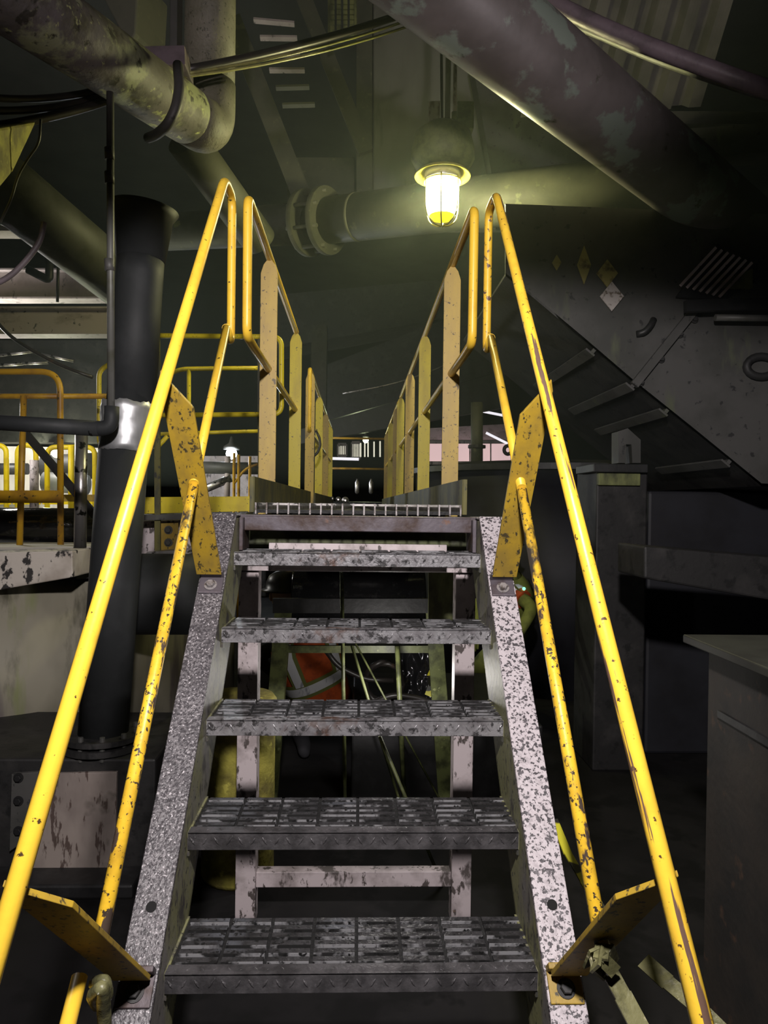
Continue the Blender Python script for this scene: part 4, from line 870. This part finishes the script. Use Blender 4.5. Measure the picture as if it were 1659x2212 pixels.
# far dark conveyor hood beyond the walkway
cv = thing('conveyor_gallery', 'long dark enclosed conveyor gallery rising above the far walkway', 'conveyor', (0, 14, 3))
build('casing', MB().prism([P(700, 910, 12.8), P(1090, 800, 12.8), P(1090, 640, 12.8), P(700, 790, 12.8)], (0, 1.5, 0)), 'steel_dark', cv)
build('skirt', MB().prism([P(640, 960, 12.7), P(1090, 880, 12.7), P(1090, 800, 12.7), P(640, 930, 12.7)], (0, .2, 0)), 'steel_black', cv)
build('lower_casing', MB().prism([P(560, 760, 13.5), P(1000, 680, 13.5), P(1000, 600, 13.5), P(560, 640, 13.5)], (0, 1., 0)), 'steel_dark', cv)
solo('gallery_cable', MB().tube([P(740, 850, 11), P(860, 828, 11), P(960, 790, 11), P(1000, 770, 11)], .012, 8, .5), 'galvanised_dirty', 'thin bright cable sloping in front of the conveyor gallery', 'cable')
solo('far_upright', MB().box((P(672, 1085, 9).x - .02, 9, 0), (P(680, 1085, 9).x + .12, 9.3, P(672, 700, 9).z)), 'steel_dark', 'dark steel column beyond the second left walkway post', 'column')
# far windows and glowing panes
def glow_pane(n, poly, Y, m_):
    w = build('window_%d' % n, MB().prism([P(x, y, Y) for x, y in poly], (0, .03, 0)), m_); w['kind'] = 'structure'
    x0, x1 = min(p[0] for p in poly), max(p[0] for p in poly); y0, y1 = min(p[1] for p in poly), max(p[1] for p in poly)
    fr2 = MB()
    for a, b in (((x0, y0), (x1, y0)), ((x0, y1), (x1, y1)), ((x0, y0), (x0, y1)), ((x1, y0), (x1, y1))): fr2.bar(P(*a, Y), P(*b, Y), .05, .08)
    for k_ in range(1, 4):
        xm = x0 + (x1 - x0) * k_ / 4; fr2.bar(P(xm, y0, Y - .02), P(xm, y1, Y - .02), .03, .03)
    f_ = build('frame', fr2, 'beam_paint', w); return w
glow_pane(1, [(925, 955), (1105, 955), (1105, 998), (925, 1000)], 18, 'window_pink')  # stands for a lit pink wall; its brightness is added glow
glow_pane(2, [(760, 958), (778, 956), (778, 990), (760, 990)], 20, 'window_pale')
glow_pane(3, [(730, 965), (748, 960), (748, 985), (730, 985)], 20, 'window_pale')
glow_pane(4, [(1360, 985), (1410, 985), (1410, 1005), (1360, 1005)], 9.5, 'window_pink')
glow_pane(5, [(1445, 1090), (1465, 1090), (1465, 1108), (1445, 1108)], 9.5, 'window_pink')
solo('window_strip', MB().bar(P(705, 990, 19), P(775, 992, 19), .02, .07, (0, 1, 0)), 'window_white', 'bright low daylight strip at the far end left of the walkway lamp', 'opening')
for i, x in enumerate((779, 788, 795, 808, 821)):
    solo('window_slit', MB().bar(P(x, 957 - i, 19), P(x, 987, 19), .035, .02, (1, 0, 0)), 'window_pale', 'slim daylight slit %s the far end below the tiny greenish lamp' % ('leftmost of five at', 'second from left at', 'middle one of five at', 'fourth from left at', 'rightmost of five at')[i], 'opening', 'daylight slits at the far end')
solo('pink_roof_sheet', MB().prism([P(925, 925, 18.5), P(1110, 915, 18.5), P(1110, 950, 18.5), P(925, 950, 18.5)], (0, .1, 0)), 'beam_light', 'pinkish cladding strip over the far pink window', 'cladding')
for i, (a, b) in enumerate((((930, 905), (1020, 880)), ((1000, 880), (1100, 900)), ((1050, 935), (1110, 965)))):
    solo('hanging_strip_light', MB().bar(P(*a, 17), P(*b, 17), .05, .05), 'window_white', ('far white light strip left of the dark tank riser', 'far white light strip above the dark tank riser', 'far white light strip right of the dark tank riser')[i], 'light', 'far strip lights')
for i, x in enumerate((771, 801)):
    solo('gauge_glass', MB().lathe([(.006, 0), (.02, .01), (.03, .03), (.03, .17), (.012, .2), (.012, .22)], P(x, 1067, 10.8), (0, 0, 1), 14), 'window_white' if 0 else 'chrome', ('left small silver gauge bottle at the far end of the walkway', 'right small silver gauge bottle at the far end of the walkway')[i], 'gauge', 'gauge bottles')
for i, x in enumerate((717, 731, 746)):
    solo('roller_cap', MB().lathe([(.005, 0), (.028 + .01 * i, 0), (.028 + .01 * i, .02), (.012, .035)], P(x, 1077 + 2 * i, 9.8), (0, -1, 0), 16, False), 'chrome', ('smallest pale roller cap low at the far end of the walkway', 'middle pale roller cap low at the far end of the walkway', 'largest pale roller cap low at the far end of the walkway')[i], 'roller', 'roller caps')
solo('far_machine', MB().box((-1.4, 13, 0), (.9, 14, 1.60)), 'steel_black', 'dark low machine behind the far end rail', 'machine', bevel=.03)
solo('far_side_block', MB().box((-6.5, 12.2, 0), (-1.5, 12.8, 1.55)), 'steel_dark', 'dark low block below the white flood lamp', 'block', bevel=.03)

# ------------------------------------------------------------------ haze
hv = MB().box((-2.4, 3.05, 1.72), (3.6, 8.5, 6.5)); ho = build('haze', hv, 'hole'); tag(ho, 'thin greenish mist hanging in the hall around the lamp', 'haze', kind='stuff')
hm = bpy.data.materials.new('haze'); hm.use_nodes = True; nt = hm.node_tree; nt.nodes.remove(nt.nodes['Principled BSDF'])
vsn = nt.nodes.new('ShaderNodeVolumeScatter'); vsn.inputs['Density'].default_value = .018; vsn.inputs['Anisotropy'].default_value = .25; vsn.inputs['Color'].default_value = (.82, .95, .92, 1)
nt.links.new(vsn.outputs[0], nt.nodes['Material Output'].inputs['Volume'])
ho.data.materials[0] = hm
try: hm.cycles.homogeneous_volume = True
except Exception: pass

# ------------------------------------------------------------------ light
def light(kind, name, loc, en, col, size=.1, to=None, angle=None, blend=.3):
    l = bpy.data.lights.new(name, kind); l.energy = en; l.color = col
    if kind == 'AREA': l.shape = 'DISK'; l.size = size
    else: l.shadow_soft_size = size
    o = bpy.data.objects.new(name, l); C.objects.link(o); o.location = loc
    if to is not None: o.rotation_euler = (V(to) - V(loc)).to_track_quat('-Z', 'Y').to_euler()
    if kind == 'SPOT': l.spot_size = angle; l.spot_blend = blend
    return o
light('SPOT', 'stair_lamp', (.0, .10, 2.52), 330, (1, .93, .92), .06, (.0, 1.10, .80), math.radians(132), .12)
light('SPOT', 'roof_work_light', (.2, -3.5, 1.4), 700, (1, .87, .90), .12, (.1, 1.5, 4.72), math.radians(44), .35)  # unseen pinkish fill, added to brighten the upper pipes
light('POINT', 'undercroft_lamp', (.15, 3.25, .80), 7, (1, .95, .9), .05)  # unseen fill added to brighten the vest behind the treads
light('POINT', 'left_bay_lamp', (-3.4, 6.2, 2.75), 60, (1, .97, .9), .15)
light('POINT', 'left_far_bay_lamp', (-4.6, 9.6, 2.9), 190, (1, .98, .92), .15)
w = bpy.data.worlds.new('world'); sc.world = w; w.use_nodes = True
w.node_tree.nodes['Background'].inputs[0].default_value = (.5, .55, .5, 1); w.node_tree.nodes['Background'].inputs[1].default_value = .012
sc.view_settings.view_transform = 'Standard'; sc.view_settings.look = 'None'; sc.view_settings.exposure = 0; sc.view_settings.gamma = 1

sc.cycles.max_bounces = 5; sc.cycles.diffuse_bounces = 2; sc.cycles.glossy_bounces = 3; sc.cycles.transmission_bounces = 2; sc.cycles.volume_bounces = 0
sc.cycles.sample_clamp_indirect = 4.0
